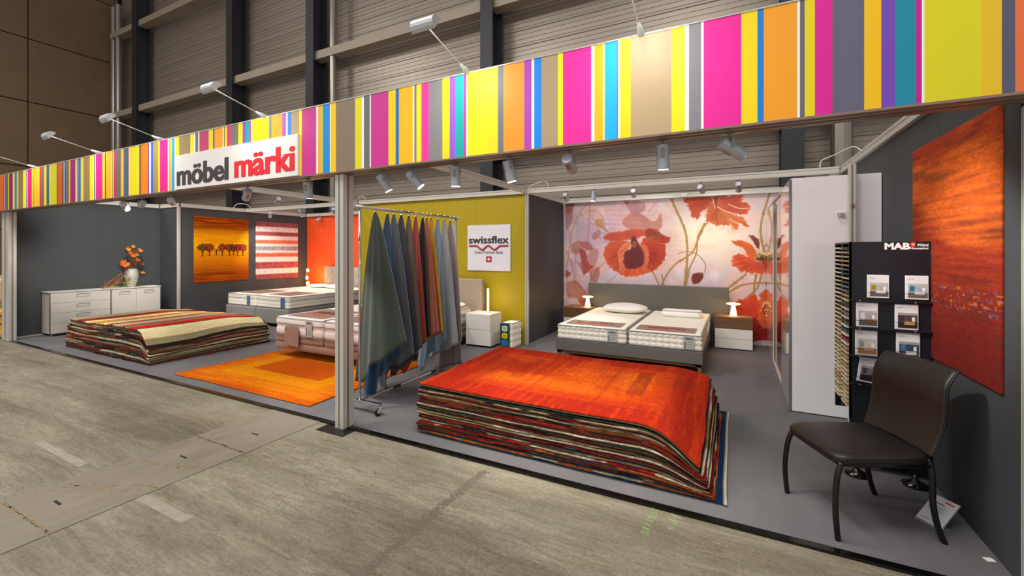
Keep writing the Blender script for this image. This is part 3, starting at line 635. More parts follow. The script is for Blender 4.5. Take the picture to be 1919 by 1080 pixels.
    C = mixc(C, '#d8b050', (vnoise(U, V, 60, 60, 4) > .72)*(polydist(U, V, P((1415, 470), (1440, 470), (1440, 486), (1414, 488))) < 0)*.9)
    # lower right poppies
    C = petal(C, [(1375, 578), (1382, 563), (1395, 562), (1412, 552), (1425, 565), (1430, 600), (1420, 625), (1380, 600)], (1425, 600), '#ff5a1c', '#e83008', '#a81008', 1, .03, 30, .5)
    C = petal(C, [(1405, 600), (1430, 590), (1458, 612), (1458, 648), (1440, 640), (1412, 638)], (1440, 590), '#c01810', '#a00c08', '#700806', 1, .02, 30, .5)
    C = petal(C, [(1424, 570), (1425, 550), (1440, 542), (1460, 545), (1460, 618), (1432, 616), (1420, 600)], (1450, 580), '#ff8030', '#f06010', '#c03008', 1, .03, 36, .6)
    c = P((1448, 582))[0]; rd = np.hypot(U-c[0], V-c[1])
    C = mixc(C, '#7c1c0c', sstep(.24, .08, rd+.08*n2)*.8); C = mixc(C, '#e8cc90', (vnoise(U, V, 45, 45, 44) > .66)*sstep(.2, .12, rd)*sstep(.03, .05, rd))
    C = stroke(C, ((1404, 650), (1412, 636)), .04, '#6a2c18')
    # fine grooves of the wallpaper
    C *= (1-.05*(np.sin(V*2*math.pi/.028) > .6)*(U > -.6))[..., None]
    V3 = np.c_[U.ravel(), np.full(U.size, Y), V.ravel()]
    return npmesh('poppy_mural', V3, quadgrid(nu, nv), np.clip(C, 0, 1).reshape(-1, 3), VPRINT)
mo = mural(); tag(mo, 'wall mural print of large red poppies behind the double bed', 'mural')

# ------------------------------------------------------------------ hanging rugs as pictures
def flat_rug(name, size, nu, nv, paint, frame, m=VPILE, thick=.012, parent=None):
    """rug with printed/woven face: frame = origin, right, up, out"""
    g = np.meshgrid(np.linspace(0, 1, nu), np.linspace(0, 1, nv)); U, V = g[0]*size[0], g[1]*size[1]
    C = np.clip(paint(U, V), 0, 1)
    O, A, B, D = [np.array(q, float) for q in frame]
    ed = np.minimum(np.minimum(U, size[0]-U), np.minimum(V, size[1]-V)); off = thick*np.where(ed < 1e-6, .55, 1.)
    T = O+U[..., None]*A+V[..., None]*B+off[..., None]*D; Bk = O+U[..., None]*A+V[..., None]*B
    n = nu*nv; F = quadgrid(nu, nv); per = list(range(nu))+[nu*j+nu-1 for j in range(1, nv)]+[nu*(nv-1)+i for i in range(nu-2, -1, -1)]+[nu*j for j in range(nv-2, 0, -1)]
    per = np.array(per); nx = np.roll(per, -1); k = len(per)
    Vv = np.r_[T.reshape(-1, 3), Bk.reshape(-1, 3)[per]]; b = n+np.arange(k); bn = np.roll(b, -1)
    Fs = np.c_[b, bn, nx, per]; CC = np.r_[C.reshape(-1, 3), C.reshape(-1, 3)[per]*.6]
    return npmesh(name, Vv, np.r_[F, Fs], CC, m, parent)
XP = -10.62+.008
def frY(X, y0, z0): return ((X, y0, z0), (0, 1, 0), (0, 0, 1), (1, 0, 0))
def p_trees(U, V):
    W_, H_ = size; C = np.ones(U.shape+(3,))*np.array(lin('#d87c0a'))
    n = fbm(U, V, 2, 60, 3); n2 = fbm(U, V, 60, 4, 6); h = V/H_
    C = mixc(C, '#ffb60c', np.exp(-((h-.60)/.2)**2)); C = mixc(C, '#7c2206', sstep(.70, .92, h)*.97); C = mixc(C, '#8a2e06', sstep(.36, .08, h)*.92)
    C = mixc(C, '#d06a08', sstep(.4, .65, n)*.5); C *= (.8+.35*n+.1*n2)[..., None]
    C = mixc(C, '#5a1408', np.exp(-((h-.83)/.02)**2)*.3)
    for k, (u, col) in enumerate(((.14, '#33321c'), (.26, '#7c1420'), (.38, '#f0a018'), (.49, '#7c1420'), (.62, '#8a1a18'), (.70, '#33401c'), (.78, '#7c1420'), (.88, '#84182c'))):
        cx = u*W_; by = .40*H_+(k % 3)*.008*H_; ty = .535*H_
        C = mixc(C, '#24100a', (linedist(U, V, [(cx, by), (cx+.01, by+.08*H_)]) < .010)*1.)
        for a in (-.05, .04): C = mixc(C, '#24100a', (linedist(U, V, [(cx, by+.04*H_), (cx+a, by+.11*H_)]) < .006)*1.)
        if k != 2:
            d = np.hypot((U-cx)/.105, (V-ty)/.088)+(fbm(U, V, 30, 30, k)-.5)*.7; C = mixc(C, col, sstep(1.05, .85, d)*(.75+.25*fbm(U, V, 50, 50, 8)))
        C = mixc(C, '#24100a', (np.abs(V-by) < .004)*(np.abs(U-cx) < .05)*.8)
    return C
y0, zt = onX(363.5, 405, XP); y1 = onX(466, 410, XP)[0]; zb = onX(363.5, 531, XP)[1]
size = (y1-y0, zt-zb)
o = flat_rug('picture_rug', size, 190, 200, p_trees, frY(XP, y0, zb), parent=None)
tag(o, 'orange wall rug with a row of dark red and green trees', 'rug', 'rugs hung on the grey picture wall')
def p_strip(U, V):
    h = 1-V/size[1]+.008*(fbm(U, V, 3, 3, 2)-.5)
    C = np.ones(U.shape+(3,))*np.array(lin('#f0e0dc'))
    for c, wd, col in ((.03, .045, '#8c2030'), (.205, .028, '#9c2434'), (.345, .024, '#e05a20'), (.46, .03, '#a8a0a8'), (.575, .026, '#d84a18'), (.755, .05, '#a01c2c'), (.965, .05, '#941e28')):
        C = mixc(C, col, sstep(wd+.022, wd-.004, np.abs(h-c))*(.8+.2*fbm(U, V, 40, 10, 4)))
    for c, mm in ((.12, 7), (.865, 7)):
        C = mixc(C, '#38302c', (np.abs(h-c) < .010)*(np.abs((U/size[0]*mm) % 1-.5) < .045)*1.)
    C = mixc(C, '#706870', (np.abs(h-.46) < .03)*(fbm(U, V, 40, 40, 7) > .55)*.7)
    C = mixc(C, '#c86070', (np.abs(h-.755) < .006)*((U*60 % 1) > .5)*.8)
    return C
y0, zt = onX(479.5, 415, XP); y1 = onX(558.5, 420, XP)[0]; zb = onX(479.5, 525, XP)[1]; size = (y1-y0, zt-zb)
o = flat_rug('picture_rug', size, 150, 200, p_strip, frY(XP, y0, zb))
tag(o, 'white wall rug with blurred red and orange cross stripes', 'rug', 'rugs hung on the grey picture wall')
def p_red(U, V):
    h = 1-V/size[1]; n = fbm(U, V, 2.5, 50, 3); n1 = fbm(U, V, 1.2, 3.5, 12); nf = fbm(U, V, 30, 90, 17, 3)
    C = np.ones(U.shape+(3,))*np.array(lin('#a03818')); C = mixc(C, '#d8641e', sstep(.42, .7, n1+.25*np.exp(-((h-.25)/.2)**2)-.3*sstep(.3, .8, h)))  # upper orange holds the lamp light on the rug, put into the colour
    C = mixc(C, '#6c1418', sstep(.35, .65, n)*.5*sstep(.0, .5, h)); C = mixc(C, '#64100f', sstep(.42, .9, h)*.85)
    C = mixc(C, '#3a1a20', sstep(.6, .8, n1)*.45*sstep(.3, .5, h))
    C = mixc(C, '#50281c', sstep(.58, .72, fbm(U, V, 1.3, 16, 31))*.5)
    for c in (.08, .12, .28, .46): C = mixc(C, '#401810', (np.abs(h-c) < .006)*((U*45 % 1) > .45)*.4)
    for c in (.66, .685, .71, .735): C = mixc(C, '#5c5470', (np.abs(h-c) < .009)*(vnoise(U, V, 40, 70, 9) > .74)*.6); C = mixc(C, '#c87028', (np.abs(h-c) < .008)*(vnoise(U, V, 36, 70, 29) > .8)*.6)
    return C*(.7+.6*nf)[..., None]
size = (1.185, 1.44)
o = flat_rug('picture_rug', size, 260, 320, p_red, ((1.183, 4.18, .837), (0, -1, 0), (0, 0, 1), (-1, 0, 0)), m=mat('wall_rug_weave', vcol=True, rough=.85, var=.12, scale=40, stretch=(1, 1, 6), bump=.4, bscale=120, spec=.2))
tag(o, 'large red and orange woven rug hanging on the right side wall', 'rug')

# ------------------------------------------------------------------ floor rug and rug stacks
def pile_rug(name, xs, ys, zb, zt, colf, edge, parent=None, m=VPILE):
    """xs, ys 2D arrays of the plan; zb/zt heights; colf top colours; edge backing colour"""
    nv, nu = xs.shape; n = nu*nv; C = np.clip(colf, 0, 1).reshape(-1, 3)
    per = np.array(list(range(nu))+[nu*j+nu-1 for j in range(1, nv)]+[nu*(nv-1)+i for i in range(nu-2, -1, -1)]+[nu*j for j in range(nv-2, 0, -1)])
    T = np.stack([xs, ys, zt], -1).reshape(-1, 3); B = np.stack([xs, ys, zb], -1).reshape(-1, 3)
    cx, cy = xs.mean(), ys.mean(); k = len(per)
    out = np.zeros((k, 2)); pt = T[per]
    j, i = np.divmod(per, nu); out[:, 0] = (i == nu-1)*1.-(i == 0)*1.; out[:, 1] = (j == nv-1)*1.-(j == 0)*1.
    th = (T[per, 2]-B[per, 2])[:, None]
    def ring(f, o_): q = B[per].copy(); q[:, 2:] += th*f; q[:, :2] += out*o_; return q
    jit = (.0015*np.random.default_rng(k).random((k, 1)))
    nB = None
    rings = [ring(.72, .004), ring(.38, .004), ring(.3, .001), ring(.0, .001)]
    rings[0][:, :2] += out*jit*2; Tm = T.copy()
    V = np.r_[Tm, *rings, B]; F = [quadgrid(nu, nv)]; prev = per; b0 = n
    for _ in rings:
        cur = b0+np.arange(k); F.append(np.c_[cur, np.roll(cur, -1), np.roll(prev, -1), prev]); prev = cur; b0 += k
    F.append(quadgrid(nu, nv)[:, ::-1]+b0); F.append(np.c_[b0+per, b0+np.roll(per, -1), np.roll(prev, -1), prev])
    pc = C[per]; e = edge if edge.ndim == 2 else np.tile(edge, (k, 1))
    if len(e) != k: e = np.tile(e.mean(0), (k, 1))
    CC = np.r_[C, pc, pc*.85, e, e, np.tile(e.mean(0), (n, 1))]
    me = npmesh(name, V, np.concatenate(F), CC, m, parent, fixn=True)
    # close the underside so the rug is a solid slab
    return me
def rug_plan(x0, x1, y0, y1, nu, nv, rag=.003, seed=0):
    U, V = np.meshgrid(np.linspace(x0, x1, nu), np.linspace(y0, y1, nv))
    r = np.random.default_rng(seed); U = U.copy(); V = V.copy()
    dx = np.interp(np.linspace(0, 1, nv), np.linspace(0, 1, 7), r.normal(0, rag, 7)); dy = np.interp(np.linspace(0, 1, nu), np.linspace(0, 1, 9), r.normal(0, rag, 9))
    fx = (U-x0)/(x1-x0); fy = (V-y0)/(y1-y0)
    U += dx[:, None]*fx; V += dy[None, :]*(1-fy); return U, V
# orange floor rug
U, V = rug_plan(-6.22, -3.75, 2.93, 4.75, 260, 180, .004, 3)
def p_or(U, V):
    n = fbm(U, V, 2.5, 26, 5); n1 = fbm(U, V, 1.4, 1.4, 8); C = np.ones(U.shape+(3,))*np.array(lin('#c85a04'))
    C = mixc(C, '#e07c08', sstep(.4, .7, n)*.8)
    e = np.minimum(np.minimum(U+6.22, -3.75-U), np.minimum(V-2.93, 4.75-V))
    C = mixc(C, '#e89406', (sstep(.34, .36, e)*sstep(.60, .58, e))*(.6+.4*n1)); C = mixc(C, '#dc8208', sstep(.06, .3, e)*sstep(.36, .34, e)*.55)
    C = mixc(C, '#c85203', sstep(.60, .63, e)*(.5+.5*n)); C = mixc(C, '#b84a08', sstep(.1, .0, e)*.6)
    return C*(.85+.3*fbm(U, V, 20, 60, 2))[..., None]
zt = .014+.002*fbm(U, V, 6, 6, 4)
o = pile_rug('floor_rug', U, V, zt*0+.001, zt, p_or(U, V), np.array(lin('#c8a078')))
tag(o, 'bright orange rug with a yellow frame lying on the carpet', 'rug')
# right stack
PR = {'dr': '#580c12', 'rd': '#801414', 'cr': '#a89c80', 'bk': '#1c1616', 'gr': '#1c2c24', 'bl': '#182444', 'or': '#963c12', 'tn': '#85704f', 'br': '#45241a', 'or2': '#b85a14', 'wh': '#b4ad9c', 'na': '#123c60'}
def hR(x, y):
    a = sstep(-.68, -.10, x)**2.3; b = 1-.78*sstep(3.05, 4.5, y)
    return (.405+.012*np.sin(x*2.2+1)*.6+.02*sstep(3.0, 4.3, y))*(1-.62*a*b)
seq = [('or', 'cr', 'or2'), ('bl', 'wh', 'bk'), ('dr', 'rd', 'bk'), ('br', 'or', 'bl'), ('rd', 'cr', 'dr'), ('cr', 'tn', 'bk'), ('bl', 'dr', 'or'), ('dr', 'dr', 'rd'), ('cr', 'wh', 'tn'),
       ('tn', 'cr', 'br'), ('dr', 'gr', 'dr'), ('gr', 'bk', 'dr'), ('cr', 'wh', 'cr'), ('dr', 'dr', 'rd'), ('rd', 'br', 'bk'), ('or', 'bk', 'bl'), ('wh', 'tn', 'cr'), ('dr', 'rd', 'gr'), ('tn', 'bk', 'cr'), ('gr', 'gr', 'bk')]
n = len(seq)+1
def sidecol(U, V, cs, seed, fq=3.2):
    a = fbm(U, V, fq, fq, seed); b = vnoise(U, V, 45, 45, seed+7)
    C = np.ones(U.shape+(3,))*np.array(lin(PR[cs[0]])); C = mixc(C, PR[cs[1]], sstep(.56, .62, a)); C = mixc(C, PR[cs[2]], sstep(.60, .66, 1-a)*.9)
    return C*(.55+.8*b)[..., None]
names = {'dr': 'dark red', 'rd': 'red', 'cr': 'cream', 'bk': 'black', 'gr': 'dark green', 'bl': 'blue', 'or': 'rust orange', 'tn': 'tan', 'br': 'brown', 'or2': 'orange', 'wh': 'off-white', 'na': 'navy'}
ords = ['lowest', 'second from the floor', 'third from the floor', 'fourth from the floor', 'fifth from the floor', 'sixth from the floor', 'seventh from the floor', 'eighth from the floor', 'ninth from the floor', 'tenth from the floor',
        'eleventh from the floor', 'tenth below the top', 'ninth below the top', 'eighth below the top', 'seventh below the top', 'sixth below the top', 'fifth below the top', 'fourth below the top', 'third below the top', 'second below the top', 'just below the top one']
# blue bottom rug sticking out to the right
U, V = rug_plan(-2.36, -.045, 2.935, 4.62, 120, 30, .003, 90)
o = pile_rug('stacked_rug', U, V, U*0+.001, U*0+.016, mixc(np.ones(U.shape+(3,))*np.array(lin('#0c2848'))*(.8+.4*fbm(U, V, 30, 30, 3))[..., None], '#c8c0a8', (U > -.058)*1.), np.array(lin('#b8b098')))
tag(o, 'blue rug lying flat at the bottom of the right stack, edge showing', 'rug', 'rugs piled in the right-hand stack')
for i, cs in enumerate(seq):
    f = i/n; x1 = -.10-.10*f+R.uniform(-.012, .012); x0 = -2.39+R.uniform(-.02, .02); y0 = 2.935+.012*f+R.uniform(-.006, .006)
    U, V = rug_plan(x0, x1, y0, 4.5-.06*f, 170, 26, .0035, i)
    h = hR(U, V); zb = .0175+(h-.017)*i/n; zt = .017+(h-.017)*(i+.90)/n; wave = lambda q: (.0016*np.sin(U*9+1.3*math.sin(q*.5))+.0011*np.sin(U*23+2.*math.sin(q*.7)))*min(1, q/3)
    e = sidecol(U, V, ('cr', 'tn', 'bk'), 200+i).reshape(-1, 3)
    nu, nv = 170, 26
    per = np.array(list(range(nu))+[nu*j+nu-1 for j in range(1, nv)]+[nu*(nv-1)+q for q in range(nu-2, -1, -1)]+[nu*j for j in range(nv-2, 0, -1)])
    o = pile_rug('stacked_rug', U, V, zb+wave(i), zt+wave(i+1), sidecol(U, V, cs, 40+i), e[per])
    tag(o, '%s and %s rug in the right-hand stack, %s' % (names[cs[0]], names[cs[1] if cs[1] != cs[0] else cs[2]], ords[i]+(' of the patterned ones' if i == 0 else '')), 'rug', 'rugs piled in the right-hand stack')
nu, nv = 330, 230
U, V = rug_plan(-2.385, -.19, 2.945, 4.42, nu, nv, .004, 77)
# round the back right corner a little
def p_top(U, V):
    u = (U+2.385)/2.195; v = (V-2.945)/1.475
    n = fbm(U, V, 30, 2.2, 5); n1 = fbm(U, V, 1.6, 2.4, 8); nf = fbm(U, V, 40, 40, 15, 3)
    C = np.ones(U.shape+(3,))*np.array(lin('#9c1e04')); 
    fr = np.minimum(np.minimum(u*1.45, (1-u)*1.45), np.minimum(v, 1-v))
    C = mixc(C, '#c44006', sstep(.10, .22, fr)*(.35+.65*sstep(.3, .6, n1)))
    C = mixc(C, '#dc680c', sstep(.22, .32, fr)*sstep(.38, .7, n1+.3*n-.12)*.9)
    C = mixc(C, '#c83c06', sstep(.5, .7, n)*.5)
    def blk(a, b, c, d, col, al): return (u > a)*(u < b)*(v > c)*(v < d)*al, col
    for a, b, c, d, col, al in ((.27, .32, .34, .78, '#8e2410', .6), (.74, .80, .34, .78, '#8a2210', .7), (.47, .6, .25, .9, '#e86010', .35), (.62, .7, .3, .85, '#b83408', .35)):
        C = mixc(C, col, (u > a)*(u < b)*(v > c)*(v < d)*al*(.6+.4*n))
    tick = ((V*42 % 1) > .5)
    for a in (.11, .17, .36, .40, .66, .89): C = mixc(C, '#8c1c06', (np.abs(u-a) < .008)*tick*.6*(v > .12)*(v < .92))
    tk = ((U*34 % 1) > .5)
    for a in (.14, .20, .86): C = mixc(C, '#8c2006', (np.abs(v-a) < .010)*tk*.6*(u > .08)*(u < .92))
    bx = np.minimum(np.abs(((U*9) % 1)-.5), np.abs(((V*9) % 1)-.5))
    C = mixc(C, '#7c2008', (bx < .07)*.22*(v > .12)*(v < .24)*(u > .1)*(u < .9)); C = mixc(C, '#7c2008', (bx < .08)*.16*(u > .44)*(u < .62)*(v > .4)*(v < .75))
    return C*(.72+.55*nf)[..., None]
h = hR(U, V); pile = .004*fbm(U, V, 30, 30, 3)
cor = np.hypot(np.clip(U+.29, 0, 1), np.clip(V-4.3, 0, 1)); sh = np.clip(cor-.10, 0, 1)*.6
Uc = U-sh*.7; Vc = V-sh*.7
h = hR(Uc, Vc)
o = pile_rug('stacked_rug', Uc, Vc, h*(n-1)/n+.0105, h*1.0+.014+pile, p_top(U, V), np.array(lin('#b8a890')), m=mat('deep_pile', vcol=True, rough=.9, var=.25, scale=45, bump=1, bscale=160, spec=.15))
tag(o, 'fluffy orange-red patterned rug on top of the right stack', 'rug', 'rugs piled in the right-hand stack')
# left stack
def hL(x, y):
    a = sstep(-7.26, -6.96, x)**1.3; return (.462+.012*np.sin(x*3))*(1-.50*a*(1-.35*sstep(3, 4.7, y)))*(1-.10*sstep(4.1, 4.7, y))
seqL = [('dr', 'bl', 'br'), ('bl', 'dr', 'tn'), ('rd', 'cr', 'or'), ('dr', 'wh', 'tn'), ('cr', 'gr', 'bk'), ('dr', 'rd', 'or'), ('tn', 'gr', 'cr'), ('bl', 'dr', 'rd'), ('wh', 'cr', 'bl'), ('or', 'br', 'cr'),
        ('br', 'or', 'tn'), ('cr', 'bk', 'gr'), ('dr', 'rd', 'bk'), ('wh', 'cr', 'gr'), ('cr', 'bk', 'tn')]
sideband = [['#8c1420', '#bfb590', '#201818'], ['#7c1018', '#d8cca8', '#3c3830'], ['#8c1014', '#cfc49a', '#241c1c']]
nL = len(seqL)+1
def bands(U, cols, ws, x0):
    C = np.ones(U.shape+(3,))*np.array(lin(cols[0])); x = x0
    for c, wd in zip(cols, ws): C = mixc(C, c, (U >= x)*1.); x += wd
    return C
for i, cs in enumerate(seqL):
    f = i/nL; x0 = -9.62+.13*f+R.uniform(-.03, .03); x1 = -7.0-.02*f+R.uniform(-.02, .02)
    nu, nv = 150, 36; U, V = rug_plan(x0, x1, 2.99+.01*f+R.uniform(-.01, .01), 4.68+R.uniform(-.03, .03), nu, nv, .007, 300+i)
    h = hL(U, V); zb = .002+(h-.002)*i/nL; zt = .002+(h-.002)*(i+.96)/nL; wave = lambda q: .003*np.sin(U*7+1.5*math.sin(q*.45))*min(1, q/3)
    K = sidecol(U, V, cs, 140+i, 1.1); rc = ['#8c1016', '#d6cca6', '#8a8268', '#2a2020', '#cfc49a', '#5c1010'][i*5 % 6]
    K = mixc(K, rc, (U > x1-.02)*.9*(.8+.2*fbm(U, V, 3, 30, i)))
    per = np.array(list(range(nu))+[nu*j+nu-1 for j in range(1, nv)]+[nu*(nv-1)+q for q in range(nu-2, -1, -1)]+[nu*j for j in range(nv-2, 0, -1)])
    e = sidecol(U, V, ('cr', 'tn', 'bk'), 230+i).reshape(-1, 3)[per]
    o = pile_rug('stacked_rug', U, V, zb+wave(i), zt+wave(i+1), K, e)
    tag(o, '%s and %s rug in the left-hand stack, %s' % (names[cs[0]], names[cs[1]], ords[i] if i < 11 else ords[i+5]), 'rug', 'rugs piled in the left-hand stack')
nu, nv = 260, 90
U, V = rug_plan(-9.46, -6.99, 2.985, 4.66, nu, nv, .006, 401)
cols = '#a89878|#8c3420|#3a3834|#c44820|#f0e4c4|#e8a818|#7a705c|#a89c80|#e8ac20|#f4e8cc|#d05830|#5a5048|#b4a488|#c46040|#3a3838|#8a8070|#c42812|#b82010|#484440|#d8cc9c|#8c8060|#1e1a18'.split('|')
ws = [.26, .14, .06, .13, .11, .15, .05, .16, .14, .09, .13, .06, .19, .11, .06, .09, .10, .12, .05, .17, .07, .2]
Un = np.tile(np.linspace(-9.46, -6.99, nu), (nv, 1)); K = bands(Un, cols, ws, -9.46); K = K*(.85+.3*fbm(U, V, 30, 4, 7))[..., None]
for xx in (-8.62, -8.05): K = mixc(K, '#4c4438', (np.abs(Un-xx) < .02)*((V*16 % 1) > .5)*.8)
h = hL(U, V); bumpw = .006*np.sin(U*8+V*1.2)+.004*np.sin(V*5)
o = pile_rug('stacked_rug', U, V, h*(nL-1)/nL+.0045, h+.008+bumpw*.4, K, np.array(lin('#6c6048')))
tag(o, 'striped kilim in red, yellow, cream and grey on top of the left stack', 'rug', 'rugs piled in the left-hand stack')

# ------------------------------------------------------------------ bedding helpers
def loop_pts(x0, x1, y0, y1, r, step=.02):
    P_ = []
    def seg(a, b, nrm):
        L0 = math.dist(a, b); k = max(1, int(L0/step))
        for q in range(k): P_.append((a[0]+(b[0]-a[0])*q/k, a[1]+(b[1]-a[1])*q/k, nrm[0], nrm[1]))
    def arc(cx, cy, a0):
        for q in range(4):
            a = a0+q/4*math.pi/2; P_.append((cx+r*math.cos(a), cy+r*math.sin(a), math.cos(a), math.sin(a)))
    seg((x0+r, y0), (x1-r, y0), (0, -1)); arc(x1-r, y0+r, -math.pi/2); seg((x1, y0+r), (x1, y1-r), (1, 0)); arc(x1-r, y1-r, 0)
    seg((x1-r, y1), (x0+r, y1), (0, 1)); arc(x0+r, y1-r, math.pi/2); seg((x0, y1-r), (x0, y0+r), (-1, 0)); arc(x0+r, y0+r, math.pi)
    return P_
def puffy(x0, x1, y0, y1, z0, z1, rows, cell, puff=.010, r=.05, step=.02, topbulge=.008):
    if cell: step = cell/10
    """mattress-like body: quilted border of rows x cells, gently domed top"""
    lp = loop_pts(x0, x1, y0, y1, r, step); n = len(lp); mb = MB(); vs = []; s = 0; S = []
    for i, p in enumerate(lp):
        S.append(s); s += math.dist(p[:2], lp[(i+1) % n][:2])
    zz = []
    K = rows*5
    for k in range(K+1): zz.append(k/K)
    for t in zz:
        for i, (x, y, nx, ny) in enumerate(lp):
            a = abs(math.sin(math.pi*t*rows))**.45; b = .15+.85*abs(math.sin(math.pi*S[i]/cell))**.8 if cell else 1
            d = puff*a*b-puff; e = min(t, 1-t); d -= .006*(max(0, .04-e)/.04)
            vs.append((x+nx*d, y+ny*d, z0+(z1-z0)*t))
    m = len(zz); fs = [(j*n+i, j*n+(i+1) % n, (j+1)*n+(i+1) % n, (j+1)*n+i) for j in range(m-1) for i in range(n)]
    cx, cy = (x0+x1)/2, (y0+y1)/2
    for f_, dz in ((.97, .35), (.90, .75), (.6, 1.), (.25, 1.)):
        for i, (x, y, nx, ny) in enumerate(lp): vs.append((cx+(x-cx)*f_, cy+(y-cy)*f_, z1+topbulge*dz))
    for j in range(m-1, m+3): fs += [(j*n+i, j*n+(i+1) % n, (j+1)*n+(i+1) % n, (j+1)*n+i) for i in range(n)]
    fs.append(tuple(range((m+3)*n, (m+4)*n))); fs.append(tuple(reversed(range(n))))
    mb.add(vs, fs); return mb
def ring_tube(x0, x1, y0, y1, z, rad, r=.05):
    lp = loop_pts(x0, x1, y0, y1, r, .2); return MB().tube([(p[0], p[1], z) for p in lp]+[(lp[0][0], lp[0][1], z)], rad, 6)
MATT = mat('white_mattress_knit', '#efe9dc', .8, var=.03, scale=20, bump=.12, bscale=120)
PIPE = mat('grey_piping', '#7d8288', .6)
MATC = mat('taupe_display_mat', '#94786a', .6, var=.04)
TAGG = mat('grey_care_label', '#b0b0ac', .6); TAGD = mat('label_print', '#5a5c60', .6)
def sflex(x0, x1, y0, y1, z, parent):
    w_ = x1-x0; fr = ((0, 0, z), (1, 0, 0), (0, 1, 0), (0, 0, 1))
    text('swissflex', x0+.16*w_, x1-.16*w_, y0+.45*(y1-y0), y0+.78*(y1-y0), 'lettering', DARKTXT, parent, fr, .02, .0012)
    pts = [(x0+w_*(.18+.64*k/24), y0+(y1-y0)*(.36+(.05*math.sin(k/24*4*math.pi) if 4 < k < 20 else 0)), z+.001) for k in range(25)]
    obj('red_wave', MB().tube(pts, .006, 6), REDTXT, parent)
def display_mat(x0, x1, y0, y1, z, lab, txt=True, r=.03):
    t = thing('display_mat', lab, 'mat', ((x0+x1)/2, (y0+y1)/2, z), 0, 'protective mats on the display mattresses')
    lp = loop_pts(x0, x1, y0, y1, r, .3); obj('mat_sheet', MB().prism([p[:2] for p in lp], (z+.0005, z+.004)), MATC, t)
    if txt: sflex(x0, x1, y0, y1, z+.004, t)
    return t
def mattress(x0, x1, y0, y1, z0, z1, lab, rows, cell, group, tagx=None, puff=.010, m=MATT, tagm=None, tagw=.13, pz=()):
    t = thing('mattress', lab, 'mattress', ((x0+x1)/2, (y0+y1)/2, z0), 0, group)
    obj('mattress_body', puffy(x0, x1, y0, y1, z0, z1, rows, cell, puff), m, t, smooth=True)
    for z in (z0+.006, z1-.004)+tuple(pz): obj('piping', ring_tube(x0, x1, y0, y1, z, .0055), PIPE, t, smooth=True)
    if tagx is not None:
        l = obj('care_label', MB().box(tagx, tagx+tagw, y0-.012, y0-.007, z0+.02, z1-.02), tagm or TAGG, t)
        hh = z1-z0-.04
        obj('label_lines', MB().box(tagx+.02, tagx+tagw-.02, y0-.0135, y0-.012, z1-.055, z1-.035).box(tagx+.015, tagx+.028, y0-.0135, y0-.012, z0+.03, z0+.03+hh*.5).box(tagx+.05, tagx+tagw-.02, y0-.0135, y0-.012, z0+.05, z0+.053).box(tagx+.05, tagx+tagw-.02, y0-.0135, y0-.012, z0+.08, z0+.083).box(tagx+.05, tagx+tagw-.02, y0-.0135, y0-.012, z0+.11, z0+.113), TAGD, l)
    return t
def pillow(x0, x1, y0, y1, z0, z1, lab, m, sq=.6, rot=0, nm='pillow'):
    cx, cy, cz = (x0+x1)/2, (y0+y1)/2, (z0+z1)/2; a, b, c = (x1-x0)/2, (y1-y0)/2, (z1-z0)/2
    def f(u, v):
        th = u*2*math.pi; ph = (v-.5)*math.pi
        cp = abs(math.cos(ph))**.55; sg_ = lambda q: math.copysign(abs(math.cos(q))**.55, math.cos(q)); sn_ = lambda q: math.copysign(abs(math.sin(q))**.55, math.sin(q))
        x = sg_(th)*cp; y = sn_(th)*cp; z = math.copysign(abs(math.sin(ph))**1.2, math.sin(ph))
        zz = z*(1-sq*.5*(abs(x)**3+abs(y)**3)/2)
        if zz < 0: zz *= 1
        zz += .04*math.sin(5*x+3*y)
        return (cx+a*x, cy+b*y, max(z0+.002, cz+c*zz))
    o = obj(nm, MB().grid(f, 40, 22, True), m, smooth=True); return tag(o, lab, 'pillow')
def drawer_unit(nm, lab, x0, x1, y0, y1, z0, z1, rows, body, fr, cat='nightstand', group=None):
    t = thing(nm, lab, cat, ((x0+x1)/2, (y0+y1)/2, 0), 0, group)
    obj('body', MB().box(x0, x1, y0+.018, y1, z0, z1), body, t, bevel=.002); h = (z1-z0-.004)/rows
    for k in range(rows): obj('drawer', MB().box(x0+.001, x1-.001, y0, y0+.017, z0+.002+k*h, z0+.002+(k+1)*h-.005), fr, t, bevel=.0015)
    obj('plinth', MB().box(x0+.03, x1-.03, y0+.05, y1-.03, 0, z0), BLACK, t); return t

# ------------------------------------------------------------------ mural bed
FAB = mat('grey_wool_fabric', '#6c6963', .95, var=.3, scale=130, bump=.5, bscale=400)
WAL = mat('walnut_wood', '#8a5a38', .4, var=.3, scale=6, stretch=(1, 1, 14), bump=.05)
WALH = mat('walnut_veneer', '#6d4c34', .4, var=.35, scale=3, stretch=(1, 1, 14), bump=.05)
t = thing('double_bed', 'grey fabric double bed with walnut legs and tall headboard before the mural', 'bed', (-1.3, 6.9, 0))
obj('bed_frame', MB().box(-2.27, -.335, 5.83, 8.0, .135, .298), FAB, t, bevel=.012)
obj('base_rail', MB().box(-2.255, -.35, 5.86, 5.89, .10, .134).box(-2.25, -2.22, 5.9, 7.95, .10, .134).box(-.385, -.355, 5.9, 7.95, .10, .134), WAL, t)
for x in (-2.255, -.355):
    for y in (5.86, 7.9):
        s = 1 if x < -1 else -1
        obj('leg', MB().prism([(x, .0), (x+s*.028, 0), (x+s*.045, .10), (x+s*.1, .132), (x, .132)], (y, y+.035), 'y'), WAL, t)
obj('headboard', MB().box(-2.46, -.07, 8.03, 8.12, .12, .935), FAB, t, bevel=.012)
GM = 'mattresses on the bed before the mural'
